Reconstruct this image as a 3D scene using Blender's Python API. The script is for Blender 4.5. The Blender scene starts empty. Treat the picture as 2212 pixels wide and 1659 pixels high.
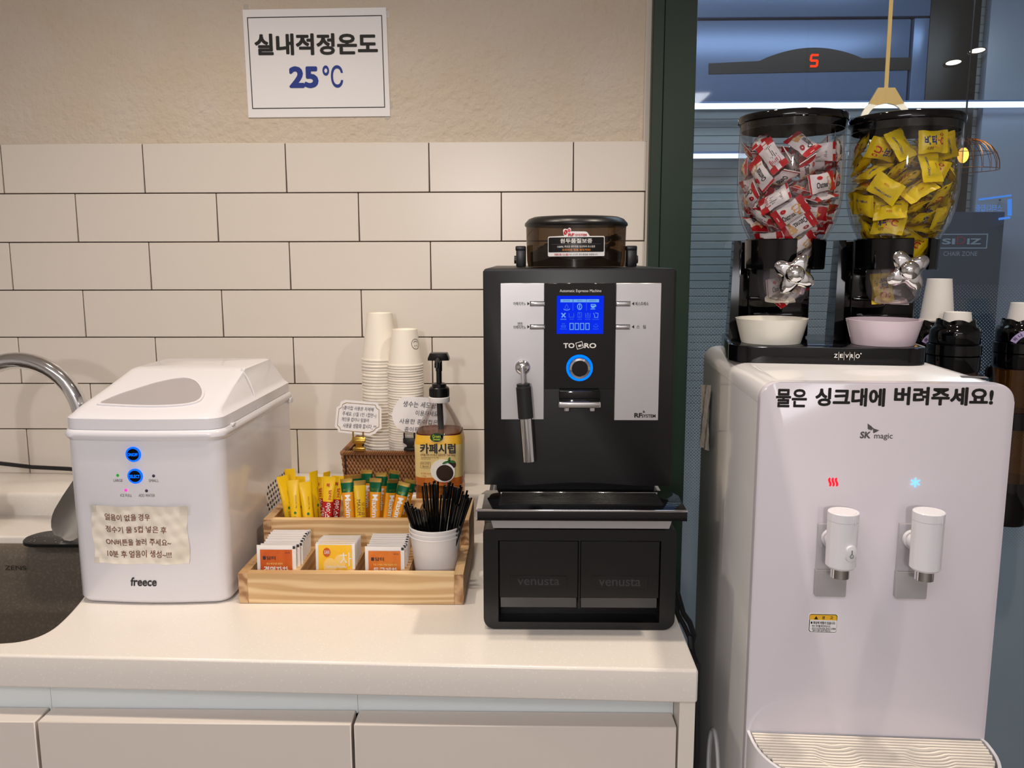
import bpy, bmesh, math, random
import numpy as np
from mathutils import Matrix, Vector, Quaternion

random.seed(7)
SC = bpy.context.scene
COL = SC.collection
PI = math.pi

# ------------------------------------------------------------------ camera
F_PX, W_PX, H_PX = 1800.0, 2212, 1659
CAM = Vector((0.81181519, -1.79117047, 1.39823289))
PITCH, YAW, ROLL = 0.15141671688989186, 0.019551795348343518, -0.002128063247762174


def _basis():
    fw = Vector((-math.sin(YAW) * math.cos(PITCH), math.cos(YAW) * math.cos(PITCH), -math.sin(PITCH)))
    r = Vector((math.cos(YAW), math.sin(YAW), 0))
    u = r.cross(fw)
    return (math.cos(ROLL) * r + math.sin(ROLL) * u, -math.sin(ROLL) * r + math.cos(ROLL) * u, fw)


RI, UP, FW = _basis()
cam_d = bpy.data.cameras.new('camera')
cam = bpy.data.objects.new('camera', cam_d)
COL.objects.link(cam)
cam_d.sensor_width = 36.0
cam_d.lens = F_PX / W_PX * 36.0
cam_d.clip_start = 0.05
cam.matrix_world = Matrix(((RI.x, UP.x, -FW.x, CAM.x), (RI.y, UP.y, -FW.y, CAM.y), (RI.z, UP.z, -FW.z, CAM.z), (0, 0, 0, 1)))
SC.camera = cam

# ------------------------------------------------------------------ colour management, world, lights
SC.view_settings.view_transform = 'Standard'
SC.view_settings.look = 'None'
SC.view_settings.gamma = 1.0
SC.view_settings.use_curve_mapping = False
SC.view_settings.exposure = -0.3

wd = bpy.data.worlds.new('world')
SC.world = wd
wd.use_nodes = True
wd.node_tree.nodes['Background'].inputs[0].default_value = (0.55, 0.6, 0.7, 1)
wd.node_tree.nodes['Background'].inputs[1].default_value = 0.02

WARM = (1.0, 0.87, 0.72)
NEUT = (0.95, 0.95, 1.0)
COOL = (0.78, 0.90, 1.0)


def spot(name, loc, target, energy, color, size=0.04, angle=100, blend=0.6):
    l = bpy.data.lights.new(name, 'SPOT')
    l.energy = energy; l.color = color; l.shadow_soft_size = size
    l.spot_size = math.radians(angle); l.spot_blend = blend
    o = bpy.data.objects.new(name, l); COL.objects.link(o)
    o.location = loc
    d = Vector(target) - Vector(loc)
    o.rotation_euler = d.to_track_quat('-Z', 'Y').to_euler()
    return o


def area(name, loc, target, energy, color, sx, sy):
    l = bpy.data.lights.new(name, 'AREA')
    l.shape = 'RECTANGLE'; l.size = sx; l.size_y = sy
    l.energy = energy; l.color = color
    o = bpy.data.objects.new(name, l); COL.objects.link(o)
    o.location = loc
    d = Vector(target) - Vector(loc)
    o.rotation_euler = d.to_track_quat('-Z', 'Y').to_euler()
    return o


# recessed downlights over the counter
spot('downlight_over_sink', (0.16, -0.78, 2.52), (0.16, -0.62, 0.9), 36, WARM, 0.035, 104, 0.75)
spot('downlight_over_counter', (0.62, -0.80, 2.52), (0.62, -0.66, 0.9), 31, WARM, 0.035, 104, 0.75)
spot('downlight_over_dispenser', (1.46, -0.92, 2.52), (1.36, -0.74, 0.9), 52, WARM, 0.035, 104, 0.75)
# room ceiling panels behind the camera
area('ceiling_panel_near', (0.1, -3.0, 2.54), (0.1, -3.0, 0), 24, NEUT, 1.2, 0.6)
area('ceiling_panel_far', (1.2, -4.6, 2.54), (1.2, -4.6, 0), 28, NEUT, 1.8, 0.6)
# a hanging room lamp behind the viewer
pl_ = bpy.data.lights.new('room_lamp', 'POINT'); pl_.energy = 62; pl_.color = (1.0, 0.95, 0.93); pl_.shadow_soft_size = 0.05
po_ = bpy.data.objects.new('room_lamp', pl_); COL.objects.link(po_); po_.location = (0.55, -3.3, 1.72)
# corridor behind the glass
area('corridor_light', (1.8, 0.75, 2.52), (1.8, 0.85, 0), 22, COOL, 1.8, 0.5)

# ------------------------------------------------------------------ materials
def lin(c):
    return tuple((x / 255.0 / 12.92) if x / 255.0 <= 0.04045 else ((x / 255.0 + 0.055) / 1.055) ** 2.4 for x in c)


def mat(name, rgb, rough=0.5, metal=0.0, bump=None, emit=None, trans=0.0, ior=1.45, coat=0.0, var=None, alpha=None, spec=None):
    m = bpy.data.materials.new(name)
    m.use_nodes = True
    nt = m.node_tree
    b = nt.nodes['Principled BSDF']
    c = lin(rgb) + (1,)
    b.inputs['Base Color'].default_value = c
    b.inputs['Roughness'].default_value = rough
    b.inputs['Metallic'].default_value = metal
    b.inputs['IOR'].default_value = ior
    b.inputs['Transmission Weight'].default_value = trans
    b.inputs['Coat Weight'].default_value = coat
    if spec is not None:
        b.inputs['Specular IOR Level'].default_value = spec
    if emit:
        b.inputs['Emission Color'].default_value = lin(emit[0]) + (1,)
        b.inputs['Emission Strength'].default_value = emit[1]
    if bump or var:
        tc = nt.nodes.new('ShaderNodeTexCoord')
    if bump:   # (scale, strength, distance)
        n = nt.nodes.new('ShaderNodeTexNoise'); n.inputs['Scale'].default_value = bump[0]; n.inputs['Detail'].default_value = 4
        bp = nt.nodes.new('ShaderNodeBump'); bp.inputs['Strength'].default_value = bump[1]; bp.inputs['Distance'].default_value = bump[2]
        nt.links.new(tc.outputs['Object'], n.inputs['Vector'])
        nt.links.new(n.outputs['Fac'], bp.inputs['Height'])
        nt.links.new(bp.outputs['Normal'], b.inputs['Normal'])
    if var:    # (scale, other colour, low, high)
        n = nt.nodes.new('ShaderNodeTexNoise'); n.inputs['Scale'].default_value = var[0]; n.inputs['Detail'].default_value = 3
        r = nt.nodes.new('ShaderNodeValToRGB')
        r.color_ramp.elements[0].position = var[2]; r.color_ramp.elements[1].position = var[3]
        r.color_ramp.elements[0].color = c; r.color_ramp.elements[1].color = lin(var[1]) + (1,)
        nt.links.new(tc.outputs['Object'], n.inputs['Vector'])
        nt.links.new(n.outputs['Fac'], r.inputs['Fac'])
        nt.links.new(r.outputs['Color'], b.inputs['Base Color'])
    return m


def mat_clear(name, tint, gloss=0.06, rough=0.03, haze=0.0, haze_rgb=(255, 255, 255)):
    """thin clear plastic or glass: tinted transparency under a fresnel gloss, with an optional milky part"""
    m = bpy.data.materials.new(name); m.use_nodes = True
    nt = m.node_tree; nt.nodes.clear()
    out = nt.nodes.new('ShaderNodeOutputMaterial')
    t = nt.nodes.new('ShaderNodeBsdfTransparent'); t.inputs[0].default_value = tuple(tint) + (1,)
    g = nt.nodes.new('ShaderNodeBsdfGlossy'); g.inputs['Roughness'].default_value = rough
    lw = nt.nodes.new('ShaderNodeLayerWeight'); lw.inputs['Blend'].default_value = 0.25
    mr = nt.nodes.new('ShaderNodeMapRange'); mr.inputs['To Min'].default_value = gloss; mr.inputs['To Max'].default_value = 0.55
    mx = nt.nodes.new('ShaderNodeMixShader')
    nt.links.new(lw.outputs['Fresnel'], mr.inputs['Value'])
    base = t
    if haze:
        d = nt.nodes.new('ShaderNodeBsdfDiffuse'); d.inputs[0].default_value = lin(haze_rgb) + (1,)
        m2 = nt.nodes.new('ShaderNodeMixShader'); m2.inputs[0].default_value = haze
        nt.links.new(t.outputs[0], m2.inputs[1]); nt.links.new(d.outputs[0], m2.inputs[2]); base = m2
    nt.links.new(mr.outputs[0], mx.inputs[0])
    nt.links.new(base.outputs[0], mx.inputs[1]); nt.links.new(g.outputs[0], mx.inputs[2])
    nt.links.new(mx.outputs[0], out.inputs['Surface'])
    return m


def mat_emit(name, rgb, s):
    m = bpy.data.materials.new(name); m.use_nodes = True
    nt = m.node_tree; nt.nodes.clear()
    out = nt.nodes.new('ShaderNodeOutputMaterial'); e = nt.nodes.new('ShaderNodeEmission')
    e.inputs[0].default_value = lin(rgb) + (1,); e.inputs[1].default_value = s
    nt.links.new(e.outputs[0], out.inputs['Surface'])
    return m


def mat_wood(name, c0, c1, axis='x', scale=26.0, rings=False):
    m = bpy.data.materials.new(name); m.use_nodes = True
    nt = m.node_tree; b = nt.nodes['Principled BSDF']; b.inputs['Roughness'].default_value = 0.55
    tc = nt.nodes.new('ShaderNodeTexCoord'); mp = nt.nodes.new('ShaderNodeMapping')
    sc = {'x': (0.8, 9, 9), 'y': (9, 0.8, 9), 'z': (9, 9, 0.8), 'end': (4, 4, 4)}[axis]
    mp.inputs['Scale'].default_value = sc
    n = nt.nodes.new('ShaderNodeTexNoise'); n.inputs['Scale'].default_value = 5; n.inputs['Detail'].default_value = 2
    w = nt.nodes.new('ShaderNodeTexWave'); w.wave_type = 'RINGS' if rings else 'BANDS'; w.bands_direction = 'Z' if not rings else 'X'
    w.inputs['Scale'].default_value = scale / 9.0; w.inputs['Distortion'].default_value = 9.0; w.inputs['Detail'].default_value = 2; w.inputs['Detail Scale'].default_value = 1.2
    r = nt.nodes.new('ShaderNodeValToRGB'); r.color_ramp.elements[0].color = lin(c0) + (1,); r.color_ramp.elements[1].color = lin(c1) + (1,)
    r.color_ramp.elements[0].position = 0.25; r.color_ramp.elements[1].position = 0.95
    mx = nt.nodes.new('ShaderNodeMix'); mx.data_type = 'RGBA'; mx.blend_type = 'MULTIPLY'; mx.inputs[0].default_value = 0.35
    r2 = nt.nodes.new('ShaderNodeValToRGB'); r2.color_ramp.elements[0].color = (.6, .5, .42, 1); r2.color_ramp.elements[1].color = (1, 1, 1, 1)
    r2.color_ramp.elements[0].position = .3; r2.color_ramp.elements[1].position = .6
    nt.links.new(tc.outputs['Object'], mp.inputs['Vector']); nt.links.new(mp.outputs[0], n.inputs['Vector']); nt.links.new(mp.outputs[0], w.inputs['Vector'])
    nt.links.new(w.outputs['Fac'], r.inputs['Fac']); nt.links.new(n.outputs['Fac'], r2.inputs['Fac'])
    nt.links.new(r.outputs[0], mx.inputs[6]); nt.links.new(r2.outputs[0], mx.inputs[7]); nt.links.new(mx.outputs[2], b.inputs['Base Color'])
    return m


def mat_speckle(name, rgb, fleck, rough=0.3):
    """solid-surface worktop with fine pale and dark flecks"""
    m = bpy.data.materials.new(name); m.use_nodes = True
    nt = m.node_tree; b = nt.nodes['Principled BSDF']; b.inputs['Roughness'].default_value = rough
    tc = nt.nodes.new('ShaderNodeTexCoord'); v = nt.nodes.new('ShaderNodeTexVoronoi'); v.inputs['Scale'].default_value = 170
    r = nt.nodes.new('ShaderNodeValToRGB')
    e = r.color_ramp.elements
    e[0].position = 0.12; e[0].color = lin(fleck) + (1,); e[1].position = 0.24; e[1].color = lin(rgb) + (1,)
    nt.links.new(tc.outputs['Object'], v.inputs['Vector']); nt.links.new(v.outputs['Distance'], r.inputs['Fac']); nt.links.new(r.outputs[0], b.inputs['Base Color'])
    return m


def mat_dots(name):
    """frosted film printed with a dot screen that closes up towards the floor"""
    m = bpy.data.materials.new(name); m.use_nodes = True
    nt = m.node_tree; nt.nodes.clear(); N = nt.nodes.new; L = nt.links.new
    out = N('ShaderNodeOutputMaterial'); tc = N('ShaderNodeTexCoord'); sp = N('ShaderNodeSeparateXYZ')
    L(tc.outputs['Object'], sp.inputs[0])

    def mth(op, a, b=None):
        n = N('ShaderNodeMath'); n.operation = op
        for i, x in enumerate((a, b)):
            if x is None: continue
            if isinstance(x, (int, float)): n.inputs[i].default_value = x
            else: L(x, n.inputs[i])
        return n.outputs[0]
    k = 2 * PI / 0.0072
    X, Z = sp.outputs[0], sp.outputs[2]
    s = mth('ADD', mth('COSINE', mth('MULTIPLY', mth('ADD', X, Z), k)), mth('COSINE', mth('MULTIPLY', mth('SUBTRACT', X, Z), k)))
    mr = N('ShaderNodeMapRange'); L(Z, mr.inputs['Value'])
    mr.inputs['From Min'].default_value = 0.70; mr.inputs['From Max'].default_value = 1.335
    mr.inputs['To Min'].default_value = -2.05; mr.inputs['To Max'].default_value = 1.75
    on = mth('GREATER_THAN', s, mr.outputs[0])
    t = N('ShaderNodeBsdfTransparent')
    tl = N('ShaderNodeBsdfTranslucent'); tl.inputs[0].default_value = (0.62, 0.72, 0.8, 1)
    df = N('ShaderNodeBsdfDiffuse'); df.inputs[0].default_value = (0.42, 0.5, 0.56, 1)
    a = N('ShaderNodeMixShader'); a.inputs[0].default_value = 0.35; L(tl.outputs[0], a.inputs[1]); L(df.outputs[0], a.inputs[2])
    x = N('ShaderNodeMixShader'); L(on, x.inputs[0]); L(t.outputs[0], x.inputs[1]); L(a.outputs[0], x.inputs[2])
    L(x.outputs[0], out.inputs['Surface'])
    return m


M = {}
def mk(key, *a, **k):
    M[key] = mat(key, *a, **k)
    return M[key]

mk('plaster', (208, 196, 182), 0.85, bump=(85, 0.7, 0.006), var=(6, (206, 190, 170), .35, .7))
mk('tile', (220, 212, 203), 0.28)
mk('grout', (72, 58, 50), 0.9)
mk('tile_trim', (205, 196, 184), 0.4)
mk('paint_white', (226, 220, 214), 0.6)
mk('floor', (120, 112, 104), 0.5)
mk('green_frame', (22, 44, 30), 0.42)
M['worktop'] = mat_speckle('worktop', (234, 227, 219), (243, 239, 233), 0.22)
mk('cabinet', (222, 212, 204), 0.4)
mk('cabinet_edge', (230, 222, 212), 0.4)
mk('channel', (215, 222, 224), 0.45)
mk('sink', (100, 91, 81), 0.36, bump=(300, 0.3, 0.0008), var=(220, (120, 111, 100), .5, .75))
mk('chrome', (225, 225, 228), 0.07, 1.0)
mk('steel', (214, 210, 204), 0.3, 0.85)
mk('silver', (190, 188, 190), 0.38, 0.75)
mk('black', (14, 14, 16), 0.35)
mk('black_satin', (8, 8, 10), 0.38)
mk('black_gloss', (5, 5, 7), 0.06)
mk('black_rubber', (22, 23, 26), 0.6)
mk('ink', (16, 13, 13), 0.6)
mk('ink_grey', (92, 88, 90), 0.6)
mk('ink_dark', (48, 46, 50), 0.6)
mk('ink_blue', (24, 52, 140), 0.6)
mk('ink_red', (190, 26, 34), 0.55)
mk('ink_brown', (120, 70, 50), 0.6)
mk('ink_pen', (30, 28, 50), 0.6)
mk('ink_white', (235, 232, 228), 0.5)
mk('ink_orange', (232, 140, 40), 0.5)
mk('paper', (238, 236, 238), 0.7)
mk('paper_cup', (240, 232, 220), 0.55)
mk('paper_cup_cool', (236, 232, 230), 0.55)
mk('white_plastic', (230, 228, 234), 0.2, coat=0.3)
mk('white_side', (226, 225, 228), 0.14, coat=0.3)
mk('lav_panel', (212, 206, 215), 0.09, coat=0.2)
mk('grey_plastic', (170, 168, 170), 0.4)
mk('window_grey', (170, 164, 166), 0.12)
mk('vent_hole', (22, 20, 22), 0.8)
mk('led_dark', (30, 30, 60), 0.3)
M['led_blue'] = mat_emit('led_blue', (20, 110, 255), 1.5)
M['led_cyan'] = mat_emit('led_cyan', (0, 105, 255), 2.4)
M['led_green'] = mat_emit('led_green', (60, 190, 70), 0.8)
M['led_pink'] = mat_emit('led_pink', (255, 60, 190), 1.6)
M['lcd'] = mat_emit('lcd', (14, 50, 255), 1.0)
M['lcd_lit'] = mat_emit('lcd_lit', (120, 185, 255), 1.0)
M['lcd_dim'] = mat_emit('lcd_dim', (70, 125, 255), 0.9)
M['hot_red'] = mat_emit('hot_red', (255, 40, 60), 1.3)
M['cold_blue'] = mat_emit('cold_blue', (140, 215, 255), 1.6)
M['digit_red'] = mat_emit('digit_red', (255, 60, 18), 2.0)
M['tube_white'] = mat_emit('tube_white', (215, 232, 255), 3.0)
M['sign_blue'] = mat_emit('sign_blue', (70, 150, 255), 1.2)
M['reflection_white'] = mat_emit('reflection_white', (255, 240, 215), 4.0)  # glow given to the downlight reflections on the black column
M['bulb_gold'] = mat_emit('bulb_gold', (255, 185, 70), 5.0)
M['wood'] = mat_wood('wood', (208, 170, 120), (236, 206, 158), 'x', 22)
M['wood_side'] = mat_wood('wood_side', (190, 150, 104), (216, 180, 134), 'y', 22)
M['wood_end'] = mat_wood('wood_end', (160, 116, 76), (212, 174, 130), 'end', 60, True)
mk('wicker', (138, 94, 58), 0.45)
mk('wicker_dark', (40, 24, 14), 0.8)
mk('gold', (206, 172, 84), 0.22, 1.0)
mk('gold_foil', (190, 152, 76), 0.3, 0.7)
mk('yellow_pouch', (232, 188, 20), 0.28)
mk('amber_pouch', (226, 150, 22), 0.28)
mk('green_foil', (8, 92, 58), 0.2, 0.3)
mk('red_pouch', (176, 26, 28), 0.3)
mk('candy_yellow', (238, 208, 16), 0.32, bump=(160, .35, .002))
mk('candy_white', (240, 232, 232), 0.38, bump=(160, .35, .002))
mk('candy_red', (196, 22, 34), 0.35)
mk('biscuit', (226, 176, 104), 0.6)
mk('candy_glow', (246, 170, 60), 0.4)
mk('tea_white', (240, 236, 232), 0.7)
mk('tea_orange', (214, 104, 30), 0.5, var=(40, (196, 78, 22), .4, .7))
mk('tea_orange_light', (226, 132, 44), 0.5, var=(40, (214, 108, 34), .4, .7))
mk('tea_yellow', (248, 190, 30), 0.5, var=(30, (252, 204, 60), .4, .7))
mk('tea_pale', (250, 210, 120), 0.5)
mk('label_cream', (232, 208, 142), 0.35)
mk('label_yellow', (240, 186, 52), 0.35)
mk('label_orange', (204, 112, 44), 0.35)
mk('label_green', (24, 66, 40), 0.4)
mk('leaf', (40, 110, 50), 0.5)
mk('lime', (190, 210, 60), 0.5)
mk('coffee', (44, 24, 16), 0.4)
mk('maroon', (70, 14, 16), 0.4)
mk('bowl_ivory', (242, 238, 226), 0.18)
mk('bowl_lilac', (226, 208, 218), 0.2)
mk('lilac', (180, 164, 214), 0.4)
mk('brass_cream', (214, 190, 130), 0.35, 0.35, bump=(90, .3, .002))
mk('cream_ring', (250, 250, 236), 0.35, bump=(120, .5, .002))
mk('bean', (36, 22, 14), 0.45)
mk('corridor_wall', (150, 158, 160), 0.4)
mk('corridor_panel', (110, 132, 170), 0.28, 0.35)
mk('corridor_pale', (150, 162, 182), 0.3)
mk('dark_panel', (34, 30, 28), 0.35)
mk('board', (52, 66, 84), 0.4)
mk('board_ink', (150, 168, 186), 0.5)
mk('board_red', (150, 60, 70), 0.5)
mk('copper', (190, 120, 60), 0.25, 1.0)
M['clear'] = mat_clear('clear', (0.93, 0.93, 0.94), 0.05)
M['clear_grey'] = mat_clear('clear_grey', (0.74, 0.73, 0.75), 0.10, haze=0.16, haze_rgb=(190, 185, 195))
M['acrylic'] = mat_clear('acrylic', (0.96, 0.96, 0.97), 0.10, haze=0.3, haze_rgb=(235, 232, 238))
M['pane'] = mat_clear('pane', (0.84, 0.87, 0.89), 0.05)
M['smoked'] = mat_clear('smoked', (0.36, 0.28, 0.20), 0.05, haze=0.10, haze_rgb=(90, 74, 58))
M['amber'] = mat_clear('amber', (0.80, 0.42, 0.08), 0.05, haze=0.24, haze_rgb=(205, 130, 46))
M['amber_tube'] = mat_clear('amber_tube', (0.55, 0.32, 0.12), 0.06, haze=0.12, haze_rgb=(120, 80, 40))
M['smoke_dark'] = mat_clear('smoke_dark', (0.22, 0.22, 0.23), 0.05, haze=0.2, haze_rgb=(80, 78, 78))
M['tape'] = mat_clear('tape', (0.96, 0.96, 0.94), 0.03, rough=0.15, haze=0.25, haze_rgb=(240, 236, 226))
M['dots'] = mat_dots('dots')

# ------------------------------------------------------------------ measuring helpers (a pixel of the photograph on a known plane)
def ray(u, v):
    return FW + RI * ((u - W_PX / 2) / F_PX) - UP * ((v - H_PX / 2) / F_PX)

def at(u, v, Y):
    d = ray(u, v); return CAM + d * ((Y - CAM.y) / d.y)

def atz(u, v, Z):
    d = ray(u, v); return CAM + d * ((Z - CAM.z) / d.z)

def atx(u, v, X):
    d = ray(u, v); return CAM + d * ((X - CAM.x) / d.x)


class Frame:
    """the local frame of a thing that stands turned about the vertical"""
    def __init__(s, o, a):
        s.o = Vector(o); s.a = a
        s.ex = Vector((math.cos(a), math.sin(a), 0)); s.ey = Vector((-math.sin(a), math.cos(a), 0))
        s.M = Matrix.Translation(s.o) @ Matrix.Rotation(a, 4, 'Z')

    def loc(s, P):
        d = P - s.o; return Vector((d.dot(s.ex), d.dot(s.ey), d.z))

    def y(s, u, v, yy):
        d = ray(u, v); p = s.o + s.ey * yy
        return s.loc(CAM + d * ((p - CAM).dot(s.ey) / d.dot(s.ey)))

    def z(s, u, v, zz):
        return s.loc(atz(u, v, s.o.z + zz))


WORLD = Frame((0, 0, 0), 0)

# ------------------------------------------------------------------ mesh helpers
_tc = {}
def glyphs(s, bold=0.0):
    """outline triangles of a string, normalised to its own box: [(verts in 0..1, faces)], aspect"""
    k = (s, bold)
    if k not in _tc:
        c = bpy.data.curves.new('t', 'FONT'); c.body = s; c.offset = min(bold, 0.008); c.resolution_u = 3
        o = bpy.data.objects.new('t', c); COL.objects.link(o)
        dg = bpy.context.evaluated_depsgraph_get()
        me = bpy.data.meshes.new_from_object(o.evaluated_get(dg))
        vs = [Vector((v.co.x, v.co.y, 0)) for v in me.vertices]; fs = [tuple(p.vertices) for p in me.polygons]
        bpy.data.objects.remove(o); bpy.data.curves.remove(c); bpy.data.meshes.remove(me)
        e = bold - 0.008
        if e > 0:      # heavier strokes: the outline struck again a little to every side
            n0 = len(vs); base = list(vs); bf = list(fs)
            for q in range(8):
                dv = Vector((e * math.cos(PI * q / 4), e * math.sin(PI * q / 4), (q + 1) * 8e-6))
                o_ = len(vs); vs += [v + dv for v in base]; fs += [tuple(i + o_ for i in f) for f in bf]
        x0 = min(v.x for v in vs); x1 = max(v.x for v in vs); y0 = min(v.y for v in vs); y1 = max(v.y for v in vs)
        w = max(x1 - x0, 1e-6); h = max(y1 - y0, 1e-6)
        _tc[k] = ([((v.x - x0) / w, (v.y - y0) / h, v.z) for v in vs], fs, w / h)
    return _tc[k]


def front(y0=0.0):
    """local XY drawn on the plane y = y0, seen from -Y"""
    return Matrix(((1, 0, 0, 0), (0, 0, -1, y0), (0, 1, 0, 0), (0, 0, 0, 1)))


class G:
    def __init__(s):
        s.bm = bmesh.new()

    def _fin(s, vs, fs, m, Mx=None, fn=None):
        out = []
        for v in vs:
            v = Vector(v)
            if Mx is not None: v = Mx @ v
            if fn: v = Vector(fn(v))
            out.append(s.bm.verts.new(v))
        fcs = []
        for f in fs:
            try:
                q = s.bm.faces.new([out[i] for i in f]); q.material_index = m; q.smooth = True; fcs.append(q)
            except ValueError:
                pass
        return out, fcs

    def raw(s, vs, fs, m=0, Mx=None, fn=None):
        s._fin(vs, fs, m, Mx, fn); return s

    def box(s, x0, x1, y0, y1, z0, z1, r=0.0, seg=2, m=0, Mx=None, only=None):
        vs = [(x, y, z) for z in (z0, z1) for y in (y0, y1) for x in (x0, x1)]
        fs = [(0, 2, 3, 1), (4, 5, 7, 6), (0, 1, 5, 4), (2, 6, 7, 3), (0, 4, 6, 2), (1, 3, 7, 5)]
        o, fc = s._fin(vs, fs, m)
        if r > 0:
            es = {e for f in fc for e in f.edges}
            if only:
                ax = 'xyz'.index(only)
                es = {e for e in es if abs((e.verts[0].co - e.verts[1].co)[ax]) > 1e-9}
            g = bmesh.ops.bevel(s.bm, geom=list(es), offset=r, segments=seg, profile=0.5, affect='EDGES', clamp_overlap=True)
            for f in g['faces']: f.material_index = m; f.smooth = True
            vv = {v for f in g['faces'] for v in f.verts} | {v for v in o if v.is_valid}
        else:
            vv = set(o)
        if Mx is not None:
            for v in vv: v.co = Mx @ v.co
        return s

    def lathe(s, prof, n=32, c=(0, 0, 0), m=0, a0=0.0, a1=2 * PI, Mx=None, fn=None):
        full = abs(a1 - a0 - 2 * PI) < 1e-6
        k = n if full else n + 1
        vs = []; fs = []
        for (r, z) in prof:
            for i in range(k):
                a = a0 + (a1 - a0) * i / n
                vs.append((c[0] + r * math.cos(a), c[1] + r * math.sin(a), c[2] + z))
        for j in range(len(prof) - 1):
            for i in range(n):
                i2 = (i + 1) % k
                fs.append((j * k + i, j * k + i2, (j + 1) * k + i2, (j + 1) * k + i))
        o, fc = s._fin(vs, fs, m, Mx, fn)
        if full:
            for j, flip in ((0, True), (len(prof) - 1, False)):
                if prof[j][0] > 1e-5:
                    continue
            bmesh.ops.remove_doubles(s.bm, verts=[v for v in o if v.is_valid], dist=1e-7)
        return s

    def tube(s, pts, r, n=10, m=0, cap=True):
        pts = [Vector(p) for p in pts]
        rs = r if isinstance(r, (list, tuple)) else [r] * len(pts)
        t0 = (pts[1] - pts[0]).normalized()
        a = Vector((0, 0, 1)) if abs(t0.z) < 0.9 else Vector((1, 0, 0))
        nx = t0.cross(a).normalized()
        vs = []; fs = []
        for i, p in enumerate(pts):
            t = (pts[min(i + 1, len(pts) - 1)] - pts[max(i - 1, 0)]).normalized()
            nx = (nx - t * nx.dot(t)).normalized(); ny = t.cross(nx)
            for k in range(n):
                an = 2 * PI * k / n
                vs.append(p + (nx * math.cos(an) + ny * math.sin(an)) * rs[i])
        for i in range(len(pts) - 1):
            for k in range(n):
                k2 = (k + 1) % n
                fs.append((i * n + k, i * n + k2, (i + 1) * n + k2, (i + 1) * n + k))
        if cap:
            fs.append(tuple(reversed(range(n)))); fs.append(tuple(range((len(pts) - 1) * n, len(pts) * n)))
        s._fin(vs, fs, m); return s

    def prism(s, poly, t, Mx=None, m=0, bevel=0.0, fn=None):
        """poly in local XY, from z=0 (back) to z=t (front face)"""
        n = len(poly)
        area2 = sum(poly[i][0] * poly[(i + 1) % n][1] - poly[(i + 1) % n][0] * poly[i][1] for i in range(n))
        if area2 < 0: poly = list(reversed(poly))
        vs = [(p[0], p[1], 0) for p in poly] + [(p[0], p[1], t) for p in poly]
        fs = [tuple(reversed(range(n))), tuple(range(n, 2 * n))] + [(i, (i + 1) % n, n + (i + 1) % n, n + i) for i in range(n)]
        o, fc = s._fin(vs, fs, m)
        vv = set(o)
        if bevel:
            es = [e for e in fc[1].edges]
            g = bmesh.ops.bevel(s.bm, geom=es, offset=bevel, segments=2, profile=.5, affect='EDGES')
            for f in g['faces']: f.material_index = m; f.smooth = True
            vv = {v for f in g['faces'] for v in f.verts} | {v for v in o if v.is_valid}
        for v in vv:
            if Mx is not None: v.co = Mx @ v.co
            if fn: v.co = Vector(fn(v.co))
        return s

    def ring(s, outer, inner, t, Mx=None, m=0, fn=None):
        """flat frame between two loops with the same number of points, thickness t"""
        n = len(outer)
        vs = [(p[0], p[1], z) for z in (0, t) for L in (outer, inner) for p in L]
        fs = []
        for i in range(n):
            j = (i + 1) % n
            fs += [(2 * n + i, 2 * n + j, 3 * n + j, 3 * n + i), (j, i, n + i, n + j), (i, j, 2 * n + j, 2 * n + i), (n + j, n + i, 3 * n + i, 3 * n + j)]
        s._fin(vs, fs, m, Mx, fn); return s

    def text(s, t, x0, x1, y0, y1, Mx=None, m=0, bold=0.0, keep=False, fn=None, lift=0.0, slant=0.0):
        vs, fs, asp = glyphs(t, bold)
        if keep:
            h = y1 - y0; w = h * asp
            cx = (x0 + x1) / 2; x0, x1 = cx - w / 2, cx + w / 2
        P = [(x0 + a * (x1 - x0) + slant * b * (y1 - y0), y0 + b * (y1 - y0), lift + l) for a, b, l in vs]
        s._fin(P, fs, m, Mx, fn); return s

    def ell(s, c, rx, ry, rz, n=10, k=6, m=0, Mx=None):
        vs = [(c[0], c[1], c[2] - rz)]; fs = []
        for j in range(1, k):
            ph = -PI / 2 + PI * j / k
            for i in range(n):
                a = 2 * PI * i / n
                vs.append((c[0] + rx * math.cos(ph) * math.cos(a), c[1] + ry * math.cos(ph) * math.sin(a), c[2] + rz * math.sin(ph)))
        vs.append((c[0], c[1], c[2] + rz))
        for i in range(n):
            fs.append((0, 1 + (i + 1) % n, 1 + i))
            for j in range(k - 2):
                fs.append((1 + j * n + i, 1 + j * n + (i + 1) % n, 1 + (j + 1) * n + (i + 1) % n, 1 + (j + 1) * n + i))
            fs.append((len(vs) - 1, 1 + (k - 2) * n + i, 1 + (k - 2) * n + (i + 1) % n))
        s._fin(vs, fs, m, Mx); return s

    def loft(s, rings, m=0, cap=(True, True), mats=None):
        n = len(rings[0]); vs = [p for r in rings for p in r]
        for j in range(len(rings) - 1):
            pass
        fs = []
        for j in range(len(rings) - 1):
            for i in range(n):
                fs.append((j * n + i, j * n + (i + 1) % n, (j + 1) * n + (i + 1) % n, (j + 1) * n + i))
        nb = len(fs)
        if cap[0]: fs.append(tuple(reversed(range(n))))
        if cap[1]: fs.append(tuple(range((len(rings) - 1) * n, len(rings) * n)))
        o, fc = s._fin(vs, fs, m)
        if mats:
            for j in range(len(rings) - 1):
                for i in range(n): fc[j * n + i].material_index = mats[j]
        return s

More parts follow.
